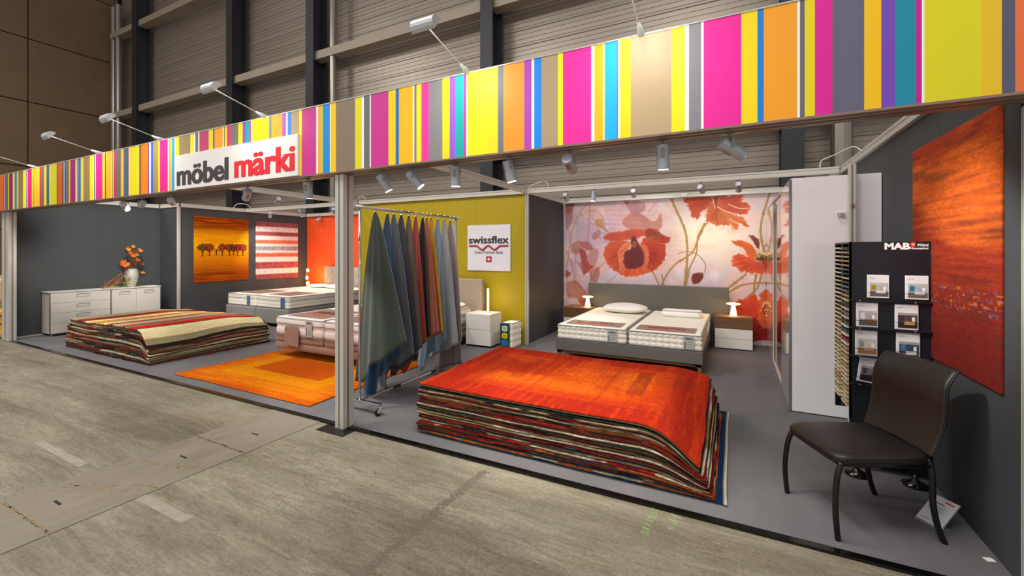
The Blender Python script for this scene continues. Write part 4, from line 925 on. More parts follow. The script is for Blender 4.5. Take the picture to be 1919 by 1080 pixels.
mattress(-2.255, -1.268, 5.835, 7.98, .302, .495, 'white quilted mattress on the left half of the mural bed', 3, .082, GM, tagx=-1.52, puff=.016)
mattress(-1.252, -.335, 5.835, 7.98, .302, .495, 'white quilted mattress on the right half of the mural bed', 3, .082, GM, tagx=-.56, puff=.016)
display_mat(-2.16, -1.37, 5.93, 6.30, .503, 'taupe printed mat across the left mattress of the mural bed')
display_mat(-1.17, -.43, 5.93, 6.30, .503, 'taupe printed mat across the right mattress of the mural bed')
PIL = mat('white_pillow_cotton', '#f1eeea', .85, bump=.2, bscale=8)
pillow(-2.0, -1.28, 7.2, 7.72, .503, .655, 'plump white pillow on the left of the mural bed', PIL, .9)
tag(obj('neck_pillow', puffy(-1.03, -.43, 7.24, 7.50, .503, .60, 1, 0, .03, .06, .03, .012), PIL, smooth=True), 'flat white neck pillow on the right of the mural bed', 'pillow')
for x0, lab in ((-.264, 'walnut and white nightstand to the right of the mural bed'), (-2.80, 'walnut and white nightstand at the grey partition, left of the mural bed')):
    t = drawer_unit('nightstand', lab, x0, x0+.527, 7.62, 8.02, .015, .33, 2, WHITE, WHITE, group='nightstands of the mural bed')
    obj('wood_block', MB().box(x0, x0+.527, 7.612, 8.02, .332, .512), WALH, t, bevel=.002)
for x, lab in ((.0, 'small glowing mushroom table lamp right of the headboard'), (-2.40, 'small glowing mushroom table lamp left of the headboard')):
    t = thing('table_lamp', lab, 'lamp', (x, 7.8, .512), 0, 'mushroom lamps beside the mural bed')
    LSH = mat('lamp_opal', '#fff4e0', .4, emit='#ffd09a', estr=1.5)
    obj('lamp_shade', MB().lathe([(0, .178), (.02, .176), (.09, .178), (.104, .183), (.106, .190), (.09, .198), (.0, .202)], (x, 7.8, .512), 28), LSH, t, smooth=True)
    obj('lamp_stem', MB().lathe([(0, 0), (.055, 0), (.055, .006), (.044, .07), (.03, .13), (.024, .178), (0, .178)], (x, 7.8, .512), 24), mat('lamp_body_opal', '#fff4e6', .4, emit='#ffc890', estr=.8), t, smooth=True)
    l = bpy.data.lights.new('mushroom_light', 'POINT'); l.energy = 4.5; l.color = (1, .62, .25); l.shadow_soft_size = .04
    q = bpy.data.objects.new('mushroom_light', l); COL.objects.link(q); q.location = (x, 7.8-.05*0, .512+.15-.0); q.location.y = 7.71

# ------------------------------------------------------------------ wardrobe and display stand at the right
t = thing('wardrobe', 'tall glossy white wardrobe with sliding doors along the right side', 'wardrobe', (.85, 6.4, 0))
obj('side_panel', MB().box(.503, 1.178, 4.955, 4.985, .01, 2.247), WHITEG, t)
obj('carcass', MB().box(.56, 1.178, 4.99, 8.15, .05, 2.20), WHITE, t)
obj('edge_strip', MB().box(.478, .50, 4.955, 4.985, .01, 2.235), mat('satin_edge', '#9ea6b4', .25, .8), t)
BEIGE = mat('glossy_cream_door', '#cfc4b4', .1, coat=.8); BRONZE = mat('bronze_mirror', '#8a6858', .04, .95)
obj('door', MB().box(.48, .50, 4.99, 5.75, .03, 2.22), BEIGE, t); obj('door', MB().box(.505, .523, 5.75, 6.92, .03, 2.22), BRONZE, t)['label'] = 'bronze mirrored door'
obj('door', MB().box(.48, .50, 6.93, 8.12, .03, 2.19), BEIGE, t)
obj('track', MB().box(.49, .55, 4.99, 8.13, .0, .03), ALU, t); obj('track', MB().box(.49, .55, 4.99, 8.13, 2.22, 2.247), ALU, t)
NAVY = mat('blue_black_board', '#10161f', .38, var=.06, scale=3)
sx0, sx1, sy0, sy1, sz0, sz1 = .735, 1.172, 3.84, 4.34, .36, 1.612
t = thing('sample_stand', 'black sample stand with brochures in front of the right wall', 'display stand', (.95, 4.09, 0))
obj('front_panel', MB().box(sx0, sx1, sy0, sy0+.015, .12, sz1), NAVY, t)
obj('back_panel', MB().box(sx0, sx1, sy1-.015, sy1, .3, sz1), NAVY, t)
obj('core', MB().box(sx0+.09, sx1-.002, sy0+.015, sy1-.015, .2, sz1-.01), NAVY, t)
obj('top', MB().box(sx0, sx1, sy0+.015, sy1-.015, sz1-.012, sz1), NAVY, t)
obj('side_frame', MB().box(sx0, sx0+.012, sy0+.0, sy0+.02, .36, sz1).box(sx0, sx0+.01, (sy0+sy1)/2-.008, (sy0+sy1)/2+.008, .37, sz1-.01).box(sx0, sx0+.01, sy1-.02, sy1, .38, sz1-.01), mat('frame_graphite', '#3c3836', .4), t)
obj('pedestal', MB().box(sx0+.12, sx1-.1, sy0+.05, sy1-.1, .05, .3), BLACK, t)
SH = [onY(1600, 540.5+20, sy0)[1], onY(1600, 612, sy0)[1], onY(1600, 664, sy0)[1], onY(1600, 716, sy0)[1]]
for z in SH:
    s = obj('shelf_ledge', MB().box(sx0+.002, sx1-.002, sy0-.035, sy0-.001, z-.008, z), NAVY, t)
    obj('retaining_wire', MB().tube([(sx0+.004, sy0-.034, z+.05), (sx1-.004, sy0-.034, z+.05)], .0016, 6), BLACK, s)
    for x in (sx0+.05, sx1-.09): obj('ledge_screw', MB().tube([(x, sy0-.036, z-.005), (x, sy0-.034, z-.005)], .006, 8), ALUD, s)
for x in (.76, 1.07):
    for y in (3.76, 4.25):
        obj('foot', MB().lathe([(0, 0.002), (.07, .002), (.072, .012), (.03, .03), (.012, .05), (.012, .075), (0, .075)], (x, y, 0), 22), BLACKG, t, smooth=True)
obj('foot_bar', MB().box(.74, .78, 3.76, 4.27, .06, .08).box(1.05, 1.09, 3.76, 4.27, .06, .08).box(.78, 1.05, 4.0, 4.06, .06, .08), BLACK, t)
fr = ((0, sy0-.0005, 0), (1, 0, 0), (0, 0, 1), (0, -1, 0)); WT = mat('white_lettering', '#e8e8e8', .5)
def PX(u, v): return onY(u, v, sy0)
a = PX(1658, 468); b = PX(1706, 455); text('MAB', a[0], b[0], a[1], b[1], 'lettering', WT, t, fr, .05, .001)
a = PX(1707, 463); b = PX(1716, 454)
fl = obj('cross_flag', MB().prism([(a[0], a[1]), (b[0], a[1]), (b[0], b[1]), (a[0], b[1])], (sy0-.002, sy0-.0005), 'y'), REDTXT, t)
cx, cz = (a[0]+b[0])/2, (a[1]+b[1])/2; obj('white_cross', MB().box(cx-.008, cx+.008, sy0-.003, sy0-.002, cz-.0025, cz+.0025).box(cx-.0025, cx+.0025, sy0-.003, sy0-.002, cz-.008, cz+.008), WT, fl)
a = PX(1720, 462); b = PX(1740, 457.5); text('Möbel', a[0], b[0], a[1], b[1]+.003, 'lettering', WT, t, fr, .02, .001)
a = PX(1706, 467.5); b = PX(1740, 463.5); text('Muotathal', a[0], b[0], a[1], b[1], 'lettering', WT, t, fr, .02, .001)
def nth(k):
    one = 'first second third fourth fifth sixth seventh eighth ninth tenth eleventh twelfth thirteenth fourteenth fifteenth sixteenth seventeenth eighteenth nineteenth'.split()
    if k < 20: return one[k-1]
    return ('twentieth', 'thirtieth')[k//10-2] if k % 10 == 0 else ('twenty-', 'thirty-')[k//10-2]+one[k % 10-1]
# sample boards in the side slots
chipc = [mat('sample_'+n_, c_, .6, var=.15, scale=20) for n_, c_ in (('birch', '#cdbd9c'), ('oak', '#b09870'), ('cream', '#dcd4c0'), ('petrol', '#2c4a54'), ('red', '#8c1c2c'), ('grey', '#6c6c6c'))]
for c_, (ya, yb_) in enumerate(((sy1-.215, sy1-.03), (sy0+.03, sy0+.225))):
    for k in range(38):
        z = sz1-.05-k*.0315
        if z < .42: break
        mi = R.choice((0, 0, 1, 2, 0)) if (c_ == 0 or k > 22) else (R.choice((3, 0, 5, 1)) if k < 18 else R.choice((4, 3, 2)))
        pr = .018+.02*min(1, k/20)
        o = obj('sample_board', MB().obox((sx0+.045-pr*.3, (ya+yb_)/2, z), (.045, 0, -.008), (0, (yb_-ya)/2-.004, 0), (.0007, 0, .0045)), chipc[mi])
        tag(o, 'thin sample board, %s from the top in the %s slot column' % (nth(k+1), 'rear' if c_ == 0 else 'front'), 'sample', 'sample boards in the %s slots' % ('rear' if c_ == 0 else 'front'))
def p_bro(kind):
    def f(U, V):
        W_, H_ = bs; u, v = U/W_, V/H_; C = np.ones(U.shape+(3,))*np.array(lin('#d8d8de'))
        im = (u > .12)*(u < .97)*(v > .06)*(v < .66); q = (v-.06)/.6; r = (u-.12)/.85
        bg, fl_, acc, ac2 = kind
        I = np.ones(U.shape+(3,))*np.array(lin(bg)); I = mixc(I, fl_, (q < .38)*1.); I = mixc(I, '#b8b4ac', (q > .85)*.6)
        I = mixc(I, acc, (np.abs(r-.22) < .12)*(q > .45)*(q < .85)*1.); I = mixc(I, ac2, (np.abs(r-.6) < .25)*(np.abs(q-.33) < .1)*1.)
        I = mixc(I, '#2a2826', (np.abs(r-.6) < .25)*(np.abs(q-.21) < .02)*1.); I = mixc(I, '#f0ece4', (np.abs(r-.8) < .07)*(np.abs(q-.6) < .14)*.8)
        I *= (.75+.5*fbm(U, V, 120, 120, 5))[..., None]
        C = C*(1-im[..., None])+I*im[..., None]; C = mixc(C, '#808088', (u > .12)*(u < .35)*(np.abs(v-.86) < .012)*1.); return C
    return f
BR = [((1625.5, 516, 1667, 558), ('#a8a8a8', '#5c5854', '#9a7c18', '#d8d8d8'), 'brochure with a gold panel and grey sofa, top row left on the stand', 0),
      ((1697, 517.5, 1741, 561), ('#98a8b0', '#6c6058', '#206c88', '#c8c8c8'), 'brochure with a blue curtain interior, top row right on the stand', 0),
      ((1605, 568, 1646, 612), ('#9c9ca0', '#4c4c50', '#cfcfd4', '#7c4c28'), 'brochure with a wooden table and pendant lamp, second row left', 0),
      ((1677.5, 571.5, 1722, 617), ('#4c4044', '#302824', '#3c3034', '#d0985c'), 'brochure with a dark room and wooden bench, second row right', 0),
      ((1603, 620.5, 1645, 665), ('#c0bcb4', '#8c6c50', '#8c8c88', '#b89c78'), 'brochure with a pale dining room, third row left', 0),
      ((1680, 625.5, 1725, 673), ('#30465c', '#4c4c50', '#506c90', '#d4d4d4'), 'brochure with a white kitchen island at night, third row right', 0),
      ((1609, 672, 1651, 716), ('#70707c', '#14161c', '#44444c', '#2c2420'), 'tilted brochure half hidden behind the chair back', -.12)]
for (u0, v0, u1, v1), kind, lab, rot in BR:
    Yb = sy0-.014; xa, za = onY(u0, v1, Yb); xb, zb_ = onY(u1, v0, Yb); w_, h_ = xb-xa, zb_-za; bs = (w_, h_)
    t = thing('brochure', 'square '+lab, 'brochure', (xa+w_/2, Yb, za), 0, 'brochures in the black stand')
    ca, sa = math.cos(rot), math.sin(rot)
    obj('pages', MB().obox((xa+w_/2, Yb+.005, za+h_/2), (w_/2*ca, 0, w_/2*sa), (0, .0025, 0), (-h_/2*sa, 0, h_/2*ca)), WHITE, t)
    O = (xa+w_/2-w_/2*ca+h_/2*sa, Yb+.002, za+h_/2-w_/2*sa-h_/2*ca)
    flat_rug('cover', bs, 44, 44, p_bro(kind), (O, (ca, 0, sa), (-sa, 0, ca), (0, -1, 0)), m=mat('gloss_paper', vcol=True, rough=.25), thick=.001, parent=t)

# ------------------------------------------------------------------ leather chair
def chair():
    c = Vector((.64, 3.18, 0)); ang = math.atan2(-.42, -.91)   # facing direction
    t = thing('leather_chair', 'dark brown leather chair with curved back and black tube legs', 'chair', c, ang-math.pi/2)
    # local frame: +y = facing, x = across
    def loc(nm, mb, m, **k):
        me = bpy.data.meshes.new(nm); me.from_pydata(mb.v, [], mb.f)
        k.setdefault('fixn', True); o = finish(me, nm, m, None, **k); o.parent = t; return o
    hw = .245; yf, yb_ = .27, -.24
    def seat(u, v):
        th = u*2*math.pi; cx_ = math.copysign(abs(math.cos(th))**.28, math.cos(th)); sy_ = math.copysign(abs(math.sin(th))**.28, math.sin(th))
        e = [(0, .405), (.9, .405), (.985, .412), (1, .43), (.985, .452), (.93, .462), (.5, .470), (0, .472)]
        k = v*(len(e)-1); i = min(int(k), len(e)-2); f = k-i; r = e[i][0]*(1-f)+e[i+1][0]*f; z = e[i][1]*(1-f)+e[i+1][1]*f
        y = (yf+yb_)/2+(yf-yb_)/2*sy_*r
        return (hw*cx_*r*(1-.06*(y < 0)*abs(y)/.24), y, z-.012*(max(0, y/.27))**3)
    loc('seat', MB().grid(seat, 72, 22, True), LEATHER, smooth=True)
    loc('seat_seam', MB().tube([seat(k/72, .50) for k in range(73)], .0035, 6), mat('seam_leather', '#0c0a09', .4), smooth=True)
    # curved back: profile along height, slight hollow across
    prof = [(-.235, .455), (-.262, .52), (-.285, .60), (-.297, .68), (-.300, .76), (-.312, .83), (-.345, .885), (-.375, .915)]
    prof = smoothpts(prof, 4)
    def back(u, v):
        th = u*2*math.pi; i = v*(len(prof)-1); k = min(int(i), len(prof)-2); f = i-k
        y = prof[k][0]*(1-f)+prof[k+1][0]*f; z = prof[k][1]*(1-f)+prof[k+1][1]*f
        wd = .232+.012*math.sin(math.pi*v)
        if v > .96: wd *= 1-.03*((v-.96)/.04)**2
        x = wd*math.copysign(abs(math.cos(th))**.18, math.cos(th)); th_ = .026 if 0.02 < v < .975 else .018
        yy = th_*math.copysign(abs(math.sin(th))**.6, math.sin(th))*(1-.25*(abs(x)/wd)**8)
        return (x, y+yy+.035*((x/wd)**2)-.02, z)
    mb = MB().grid(back, 56, 40, True); n_ = 56
    mb.f += [tuple(range(n_)), tuple(range(n_*39, n_*40))]
    loc('backrest', mb, LEATHER, smooth=True)
    for s in (0.0, .5):
        pts = [Vector(back(s, v/24)) for v in range(25)]; pts = [p+Vector((.001 if s == 0 else -.001, 0, 0)) for p in pts]
        loc('back_piping', MB().tube(pts, .004, 6), mat('piping_leather', '#1d1916', .45), smooth=True)
    for sx in (-1, 1):
        p = smoothpts([(sx*.215, .235, .41), (sx*.222, .262, .33), (sx*.228, .275, .2), (sx*.230, .272, .1), (sx*.228, .262, .002)], 5)
        loc('leg', MB().tube(p, .0145, 12), BLACK, smooth=True)
        p = smoothpts([(sx*.205, -.225, .435), (sx*.212, -.228, .40), (sx*.222, -.230, .34), (sx*.225, -.232, .2), (sx*.228, -.255, .08), (sx*.232, -.285, .002)], 5)
        loc('leg', MB().tube(p, .0145, 12), BLACK, smooth=True)
    loc('seat_frame', MB().tube([(-.21, .235, .398), (.21, .235, .398)], .012, 10).tube([(-.215, -.235, .398), (.215, -.235, .398)], .012, 10).tube([(-.215, -.235, .398), (-.21, .235, .398)], .012, 10).tube([(.215, -.235, .398), (.21, .235, .398)], .012, 10), BLACK, smooth=True)
chair()
# price card in a slanted holder
t = thing('price_card', 'white price card in a tilted clear holder on the floor by the wall', 'card', (1.0, 3.25, 0))
c0 = Vector((1.0, 3.25, .0));
bt = Vector((*onZ(1739, 984, .004), .004)); tp = Vector((*onZ(1774, 940, .115), .115)); c0 = bt
up = (tp-bt).normalized(); q0 = onZ(1722, 974, .004); q1 = onZ(1757, 990, .004); ax = Vector((q1[0]-q0[0], q1[1]-q0[1], 0)).normalized(); ax = (ax-up*ax.dot(up)).normalized()
nn = ax.cross(up).normalized()
if nn.dot(Vector((0, 0, 1.55))-c0) < 0: nn = -nn
mid = c0+up*.098+Vector((0, 0, .004))
obj('holder', MB().obox(mid, ax*.062, up*.095, nn*.0015), mat('clear_acrylic', '#cfd4da', .08, alpha=.35), t)
bk = Vector((up.x, up.y, 0)).normalized(); obj('foot', MB().obox(c0+bk*.035-Vector((0, 0, .001)), ax*.062, bk*.035, Vector((0, 0, .0015))), MATS['clear_acrylic'], t)
cd = obj('card', MB().obox(mid+nn*.0028, ax*.058, up*.090, nn*.0008), mat('card_paper', '#dfe2ec', .5), t)
s_ = 1
def bar(a, b, c, d, m):
    obj('print_line', MB().obox(mid+nn*.0040+ax*((a+b)/2)+up*((c+d)/2), ax*((b-a)/2), up*((d-c)/2), nn*.0004), m, cd)
bar(.005, .045, .066, .075, REDTXT); bar(-.045, .01, .045, .050, DARKTXT)
for k in range(4): bar(-.045, .03-.01*(k % 2), .026-k*.011, .028-k*.011, TAGD)
bar(-.045, -.005, -.072, -.069, TAGD)
tag(obj('floor_tag', MB().obox((1.14, 3.02, .004), (.018, .006, 0), (-.005, .014, .0), (0, 0, .002)), WHITE), 'tiny white tag lying on the carpet by the right wall', 'tag')

# ------------------------------------------------------------------ middle bed (pinkish velvet base)
VEL = mat('dusty_brown_velvet', '#94705f', .8, var=.12, scale=6, bump=.3, bscale=25, sheen=.3)
t = thing('boxspring_bed', 'dusty brown velvet box spring bed standing partly on the orange rug', 'bed', (-4.98, 5.2, 0))
obj('base_box', puffy(-6.02, -3.95, 4.12, 6.3, .125, .225, 1, 0, .008, .04, .1, .0), VEL, t, smooth=True)
for a, b in ((-6.02, -5.0), (-4.98, -3.95)): obj('upper_box', puffy(a, b, 4.12, 6.3, .228, .322, 1, 0, .010, .04, .1, .0), VEL, t, smooth=True)
for x in (-5.75, -4.25):
    for y in (4.75, 6.0): obj('leg', MB().tube([(x, y, .017 if y < 4.8 else .001), (x, y, .125)], [.02, .028], 12), BLACK, t)
obj('headboard', MB().box(-6.1, -3.81, 6.36, 6.47, .12, 1.06), mat('beige_headboard_fabric', '#a89888', .9, var=.12, scale=80, bump=.3, bscale=200), t, bevel=.02)
MT2 = mat('pinkish_white_ticking', '#e6dcd8', .75, var=.03, scale=9)
G2 = 'mattresses on the velvet box spring bed'
mattress(-6.0, -5.0, 4.11, 6.28, .328, .585, 'thick white mattress on the left half of the velvet bed', 2, 0, G2, tagx=-5.32, puff=.016, m=MT2, pz=(.50,))
mattress(-4.98, -3.96, 4.11, 6.28, .328, .585, 'thick white mattress on the right half of the velvet bed', 2, 0, G2, puff=.016, m=MT2, pz=(.50,))
display_mat(-5.88, -5.12, 4.22, 4.95, .594, 'taupe printed mat on the left mattress of the velvet bed')
display_mat(-4.86, -4.1, 4.22, 4.95, .594, 'taupe printed mat on the right mattress of the velvet bed')
for x, lab in ((-5.75, 'brown velvet flap hanging over the left mattress foot of the velvet bed'), (-4.72, 'brown velvet flap hanging over the foot of the velvet bed near the post')):
    lp = [(x, .20), (x+.30, .19), (x+.305, .42)]+[(x+.245+.06*math.cos(a), .42+.06*math.sin(a)) for a in (.5, 1.0, 1.57)]+[(x+.06+.06*math.cos(a), .42+.06*math.sin(a)) for a in (1.57, 2.1, 2.7, 3.14)]
    tag(obj('velvet_flap', MB().prism(lp, (4.082, 4.096), 'y'), VEL, bevel=.004), lab, 'flap', 'velvet flaps on the velvet bed')
pillow(-4.6, -3.98, 5.75, 6.22, .596, .70, 'white pillow at the headboard end of the velvet bed', PIL, .4)

# ------------------------------------------------------------------ rear grey bed
GRB = mat('light_grey_bed_fabric', '#8c8884', .85, var=.06, scale=30)
t = thing('boxspring_bed', 'light grey box spring bed with button-tufted headboard before the orange wall', 'bed', (-8.9, 6.9, 0))
for a, b in ((-9.95, -8.93), (-8.91, -7.86)): obj('base_box', MB().box(a, b, 5.66, 8.0, .06, .378), GRB, t, bevel=.03)
hb = onY(607, 500, 8.02); hx0 = hb[0]; hz = hb[1]
def tuft(u, v):
    x = hx0+(-7.55-hx0)*u; z = .1+(hz-.1)*v; k = 1-.0
    d = .035*abs(math.sin(u*math.pi*6))**.5*abs(math.sin(v*math.pi*4))**.5
    e = min(u, 1-u)*8
    return (x, 8.06-d*min(1, e), z)
obj('headboard', MB().grid(tuft, 61, 33).box(hx0, -7.55, 8.045, 8.17, .1, hz), mat('grey_tufted_fabric', '#a09890', .85, var=.04, scale=40), t, smooth=False)
mb = MB()
for i in range(1, 6):
    for j in range(1, 4):
        p = tuft(i/6, j/4); obj('button', MB().lathe([(0, -.004), (.012, -.002), (.012, .002), (0, .006)], (p[0], p[1]-.01, p[2]), 10), GRB, t)
BLT = mat('blue_label', '#4a6ca0', .5)
G3 = 'mattresses on the light grey bed'
mattress(-9.92, -8.92, 5.68, 7.98, .385, .62, 'white ribbed mattress on the left half of the light grey bed', 4, 0, G3, tagx=-9.20, puff=.006, m=MATT, tagm=BLT, tagw=.10, pz=(.545,))
mattress(-8.90, -7.87, 5.68, 7.98, .385, .62, 'white ribbed mattress on the right half of the light grey bed', 4, 0, G3, tagx=-8.10, puff=.006, m=MATT, tagm=BLT, tagw=.12, pz=(.545,))
display_mat(-9.75, -9.05, 5.85, 6.5, .629, 'plain taupe mat on the left mattress of the light grey bed', False)
display_mat(-8.75, -8.05, 5.85, 6.5, .629, 'plain taupe mat on the right mattress of the light grey bed', False)
pillow(-9.55, -8.98, 7.35, 7.7, .63, .715, 'flat white pillow on the left of the light grey bed', PIL, .1)
pillow(-8.93, -8.25, 7.35, 7.7, .63, .725, 'flat white pillow on the right of the light grey bed', PIL, .1)
drawer_unit('nightstand', 'white nightstand in the corner beside the light grey bed', -10.55, -10.02, 7.55, 8.1, .05, .56, 2, WHITE, WHITE)
t = thing('table_lamp', 'glowing table lamp of stacked glass shapes before the orange wall', 'lamp', (-10.12, 7.85, .56))
obj('base', MB().lathe([(0, 0), (.06, 0), (.06, .012), (0, .014)], (-10.12, 7.85, .56)), CHROME, t)
for z, r in ((.10, .04), (.25, .036)): obj('glass_globe', MB().lathe([(0, -r*1.5), (r*.7, -r*1.1), (r, 0), (r*.7, r*1.1), (0, r*1.5)], (-10.12+(.03 if z < .2 else -.01), 7.85, .56+z+.02)), WARMGLOW, t, smooth=True)
obj('glass_globe', MB().lathe([(0, -.05), (.03, -.03), (.038, 0), (.03, .03), (0, .05)], (-10.10, 7.85, 1.03)), WARMGLOW, t, smooth=True)
obj('stem', MB().tube([(-10.15, 7.85, .57), (-10.17, 7.85, .8), (-10.13, 7.85, 1.05)], .006, 8), CHROME, t)
l = bpy.data.lights.new('corner_light', 'POINT'); l.energy = 16; l.color = (1, .55, .18); l.shadow_soft_size = .05
q = bpy.data.objects.new('corner_light', l); COL.objects.link(q); q.location = (-10.0, 7.9, .85)

# ------------------------------------------------------------------ green wall corner
t = thing('wall_sign', 'white square swissflex sign on the olive green wall', 'sign', (-3.765, 6.5, 1.2))
s0 = 6.498
obj('board', MB().box(-4.19, -3.34, s0, s0+.012, 1.203, 1.995), mat('sign_lilac_white', '#e4e2ec', .4), t)
fr = ((0, s0, 0), (1, 0, 0), (0, 0, 1), (0, -1, 0))
a = onY(879.5, 457, s0); b = onY(954, 444, s0); text('swissflex', a[0], b[0], a[1], b[1]+.02, 'lettering', DARKTXT, t, fr, .014, .002, .005)
a = onY(880, 461, s0); b = onY(953, 461, s0)
pts = []
for k in range(41):
    f = k/40; u = a[0]+(b[0]-a[0])*f; z = a[1]
    if .18 < f < .82: z = a[1]-.034+.034*math.cos((f-.18)/.64*4*math.pi)
    pts.append((u, s0-.001, z))
obj('red_wave', MB().tube(pts, .016, 8), mat('wave_red', '#a8243c', .5), t, smooth=True)
a = onY(890, 476, s0); b = onY(943, 470, s0); text('Swiss Premium Beds', a[0], b[0], a[1], b[1], 'lettering', DARKTXT, t, fr, .012, .001)
a = onY(911.5, 491.5, s0); b = onY(922, 480.5, s0)
fl = obj('cross_flag', MB().box(a[0], b[0], s0-.002, s0, a[1], b[1]), mat('flag_red', '#b01c34', .5), t)
cx, cz = (a[0]+b[0])/2, (a[1]+b[1])/2
obj('white_cross', MB().box(cx-.03, cx+.03, s0-.003, s0-.002, cz-.01, cz+.01).box(cx-.01, cx+.01, s0-.0032, s0-.002, cz-.03, cz+.03), WT, fl)
drawer_unit('nightstand', 'white two-drawer nightstand in front of the olive green wall', -3.89, -3.43, 5.98, 6.35, .03, .535, 2, WHITE, WHITE)
t = thing('tube_lamp', 'glowing vertical tube lamp on the white nightstand by the green wall', 'lamp', (-3.60, 6.2, .535))
obj('base', MB().lathe([(0, 0), (.05, 0), (.05, .01), (0, .012)], (-3.60, 6.2, .536)), ALU, t)
obj('tube', MB().tube([(-3.60, 6.2, .548), (-3.60, 6.2, .925)], .018, 16), WARMGLOW, t, smooth=True)
obj('cap', MB().tube([(-3.60, 6.2, .926), (-3.60, 6.2, .935)], .019, 16), ALU, t)
l = bpy.data.lights.new('tube_light', 'POINT'); l.energy = 2.0; l.color = (1, .8, .5); l.shadow_soft_size = .05
q = bpy.data.objects.new('tube_light', l); COL.objects.link(q); q.location = (-3.55, 6.12, .75)
t = thing('mattress_sample', 'small mattress sample block with three coloured rounds beside the white nightstand', 'sample', (-3.18, 6.2, 0))
obj('block', puffy(-3.31, -3.09, 6.10, 6.42, .002, .40, 4, .11, .010, .02, .01, .0), MATT, t, smooth=True)
obj('front_sheet', MB().box(-3.315, -3.145, 6.090, 6.097, .012, .395), mat('dark_teal_sheet', '#1c4a48', .5), t)
for z, c_ in ((.315, '#dfe4d4'), (.20, '#f0c808'), (.085, '#1478c8')):
    e = obj('round_patch', MB().prism([(-3.23+(.048 if abs(math.cos(q)) > 0 else 0)*math.copysign(abs(math.cos(q))**.6, math.cos(q)), z+.044*math.copysign(abs(math.sin(q))**.6, math.sin(q))) for q in [k*math.pi/10 for k in range(20)]], (6.084, 6.090), 'y'), mat('patch'+c_, c_, .5), t)
    obj('patch_glyph', MB().box(-3.247, -3.237, 6.081, 6.084, z-.02, z+.02).box(-3.225, -3.215, 6.081, 6.084, z-.02, z+.02), mat('glyph', '#3c5058', .5), e)

# ------------------------------------------------------------------ sideboard with vase
SB = -10.95
t = thing('sideboard', 'long white sideboard with metal edges along the dark left wall', 'sideboard', (-11.13, 4.03, 0))
EDG = mat('steel_edge', '#8a8f94', .3, .7)
sbY0, sbYm, sbY1 = 3.19, 4.06, 4.90
SBW = mat('warm_white_lacquer', '#c9c4be', .4)
obj('body', MB().box(-11.32, SB-.016, sbY0+.01, sbY1-.01, .045, .785), SBW, t)
obj('top', MB().box(-11.325, SB, sbY0, sbY1, .786, .80), WHITE, t)
obj('edge_frame', MB().box(SB-.012, SB+.002, sbY0, sbY0+.014, .03, .79).box(SB-.012, SB+.002, sbYm-.008, sbYm+.008, .03, .79).box(SB-.012, SB+.002, sbY1-.014, sbY1, .03, .79).box(SB-.012, SB+.003, sbY0, sbY1, .776, .788).box(SB-.012, SB+.002, sbY0, sbY1, .034, .046).box(-11.32, SB, sbY0-.002, sbY0+.01, .776, .788), EDG, t)
def handle(par, y, z, w_=.095):
    obj('handle', MB().tube([(SB+.001, y-w_, z-.028), (SB+.03, y-w_+.015, z+.028), (SB+.03, y+w_, z+.028), (SB+.001, y+w_-.015, z-.028), (SB+.001, y-w_, z-.028)], .004, 6), EDG, par)
for k in range(4):
    z0 = .05+k*.182; d = obj('drawer', MB().box(SB-.015, SB, sbY0+.017, sbYm-.011, z0, z0+.178), SBW, t, bevel=.001); handle(d, (sbY0+sbYm)/2+.02, z0+.12)
for a, b in ((sbYm+.011, 4.465), (4.470, sbY1-.017)):
    d = obj('door', MB().box(SB-.015, SB, a, b, .05, .774), SBW, t, bevel=.001); handle(d, (a+b)/2, .70, .085)
for y in (sbY0+.02, sbY1-.05):
    for x in (-11.3, SB-.03): obj('foot', MB().box(x, x+.025, y, y+.025, .001, .045), EDG, t)
vx, vy, vz = -11.12, 4.46, .801
t = thing('flower_arrangement', 'orange and dark red flower arrangement with curled twigs in the white vase', 'flowers', (vx, vy, vz+.02))
v_ = thing('vase', 'white ceramic vase standing on the right part of the sideboard', 'vase', (vx, vy, vz))
obj('vase_body', MB().lathe([(0, 0), (.055, 0), (.07, .035), (.098, .14), (.112, .235), (.108, .31), (.088, .365), (.082, .375), (.074, .365), (.09, .30), (.094, .235), (.08, .12), (0, .035)], (vx, vy, vz), 30), mat('white_ceramic', '#bdb9b0', .4, var=.14, scale=18), v_, smooth=True)
LEAF = mat('leaf_green', '#5c7430', .6, var=.2, scale=20); DLEAF = mat('dark_foliage', '#2a1a14', .6); BARK = mat('twig_brown', '#6e4a2c', .7)
OR1 = mat('orange_petal', '#e86c14', .6, var=.2, scale=30); OR3 = mat('yellow_orange_petal', '#f29a2c', .6); DRED = mat('dark_red_petal', '#6c1c14', .6)
def bloom(c, r, m, n=9, up=(0, 0, 1)):
    mb = MB(); c = Vector(c); rr = random.Random(int(c.y*991+c.z*77)); u = Vector(up).normalized(); a0 = u.orthogonal().normalized(); b0 = u.cross(a0)
    for k in range(n):
        a = 2*math.pi*k/n+rr.random()*.4; d = a0*math.cos(a)+b0*math.sin(a); s = u.cross(d); L1 = r*rr.uniform(.8, 1.1); el = rr.uniform(.3, 1.1)
        p = [c, c+d*L1*.6+u*L1*el*.5-s*L1*.17, c+d*L1*.9+u*L1*el*.9, c+d*L1*.6+u*L1*el*.5+s*L1*.17]; mb.add(p, [(0, 1, 2), (0, 2, 3)])
    return obj('flower', mb, m, t, solid=.002)
T0 = Vector((vx, vy, vz+.28))
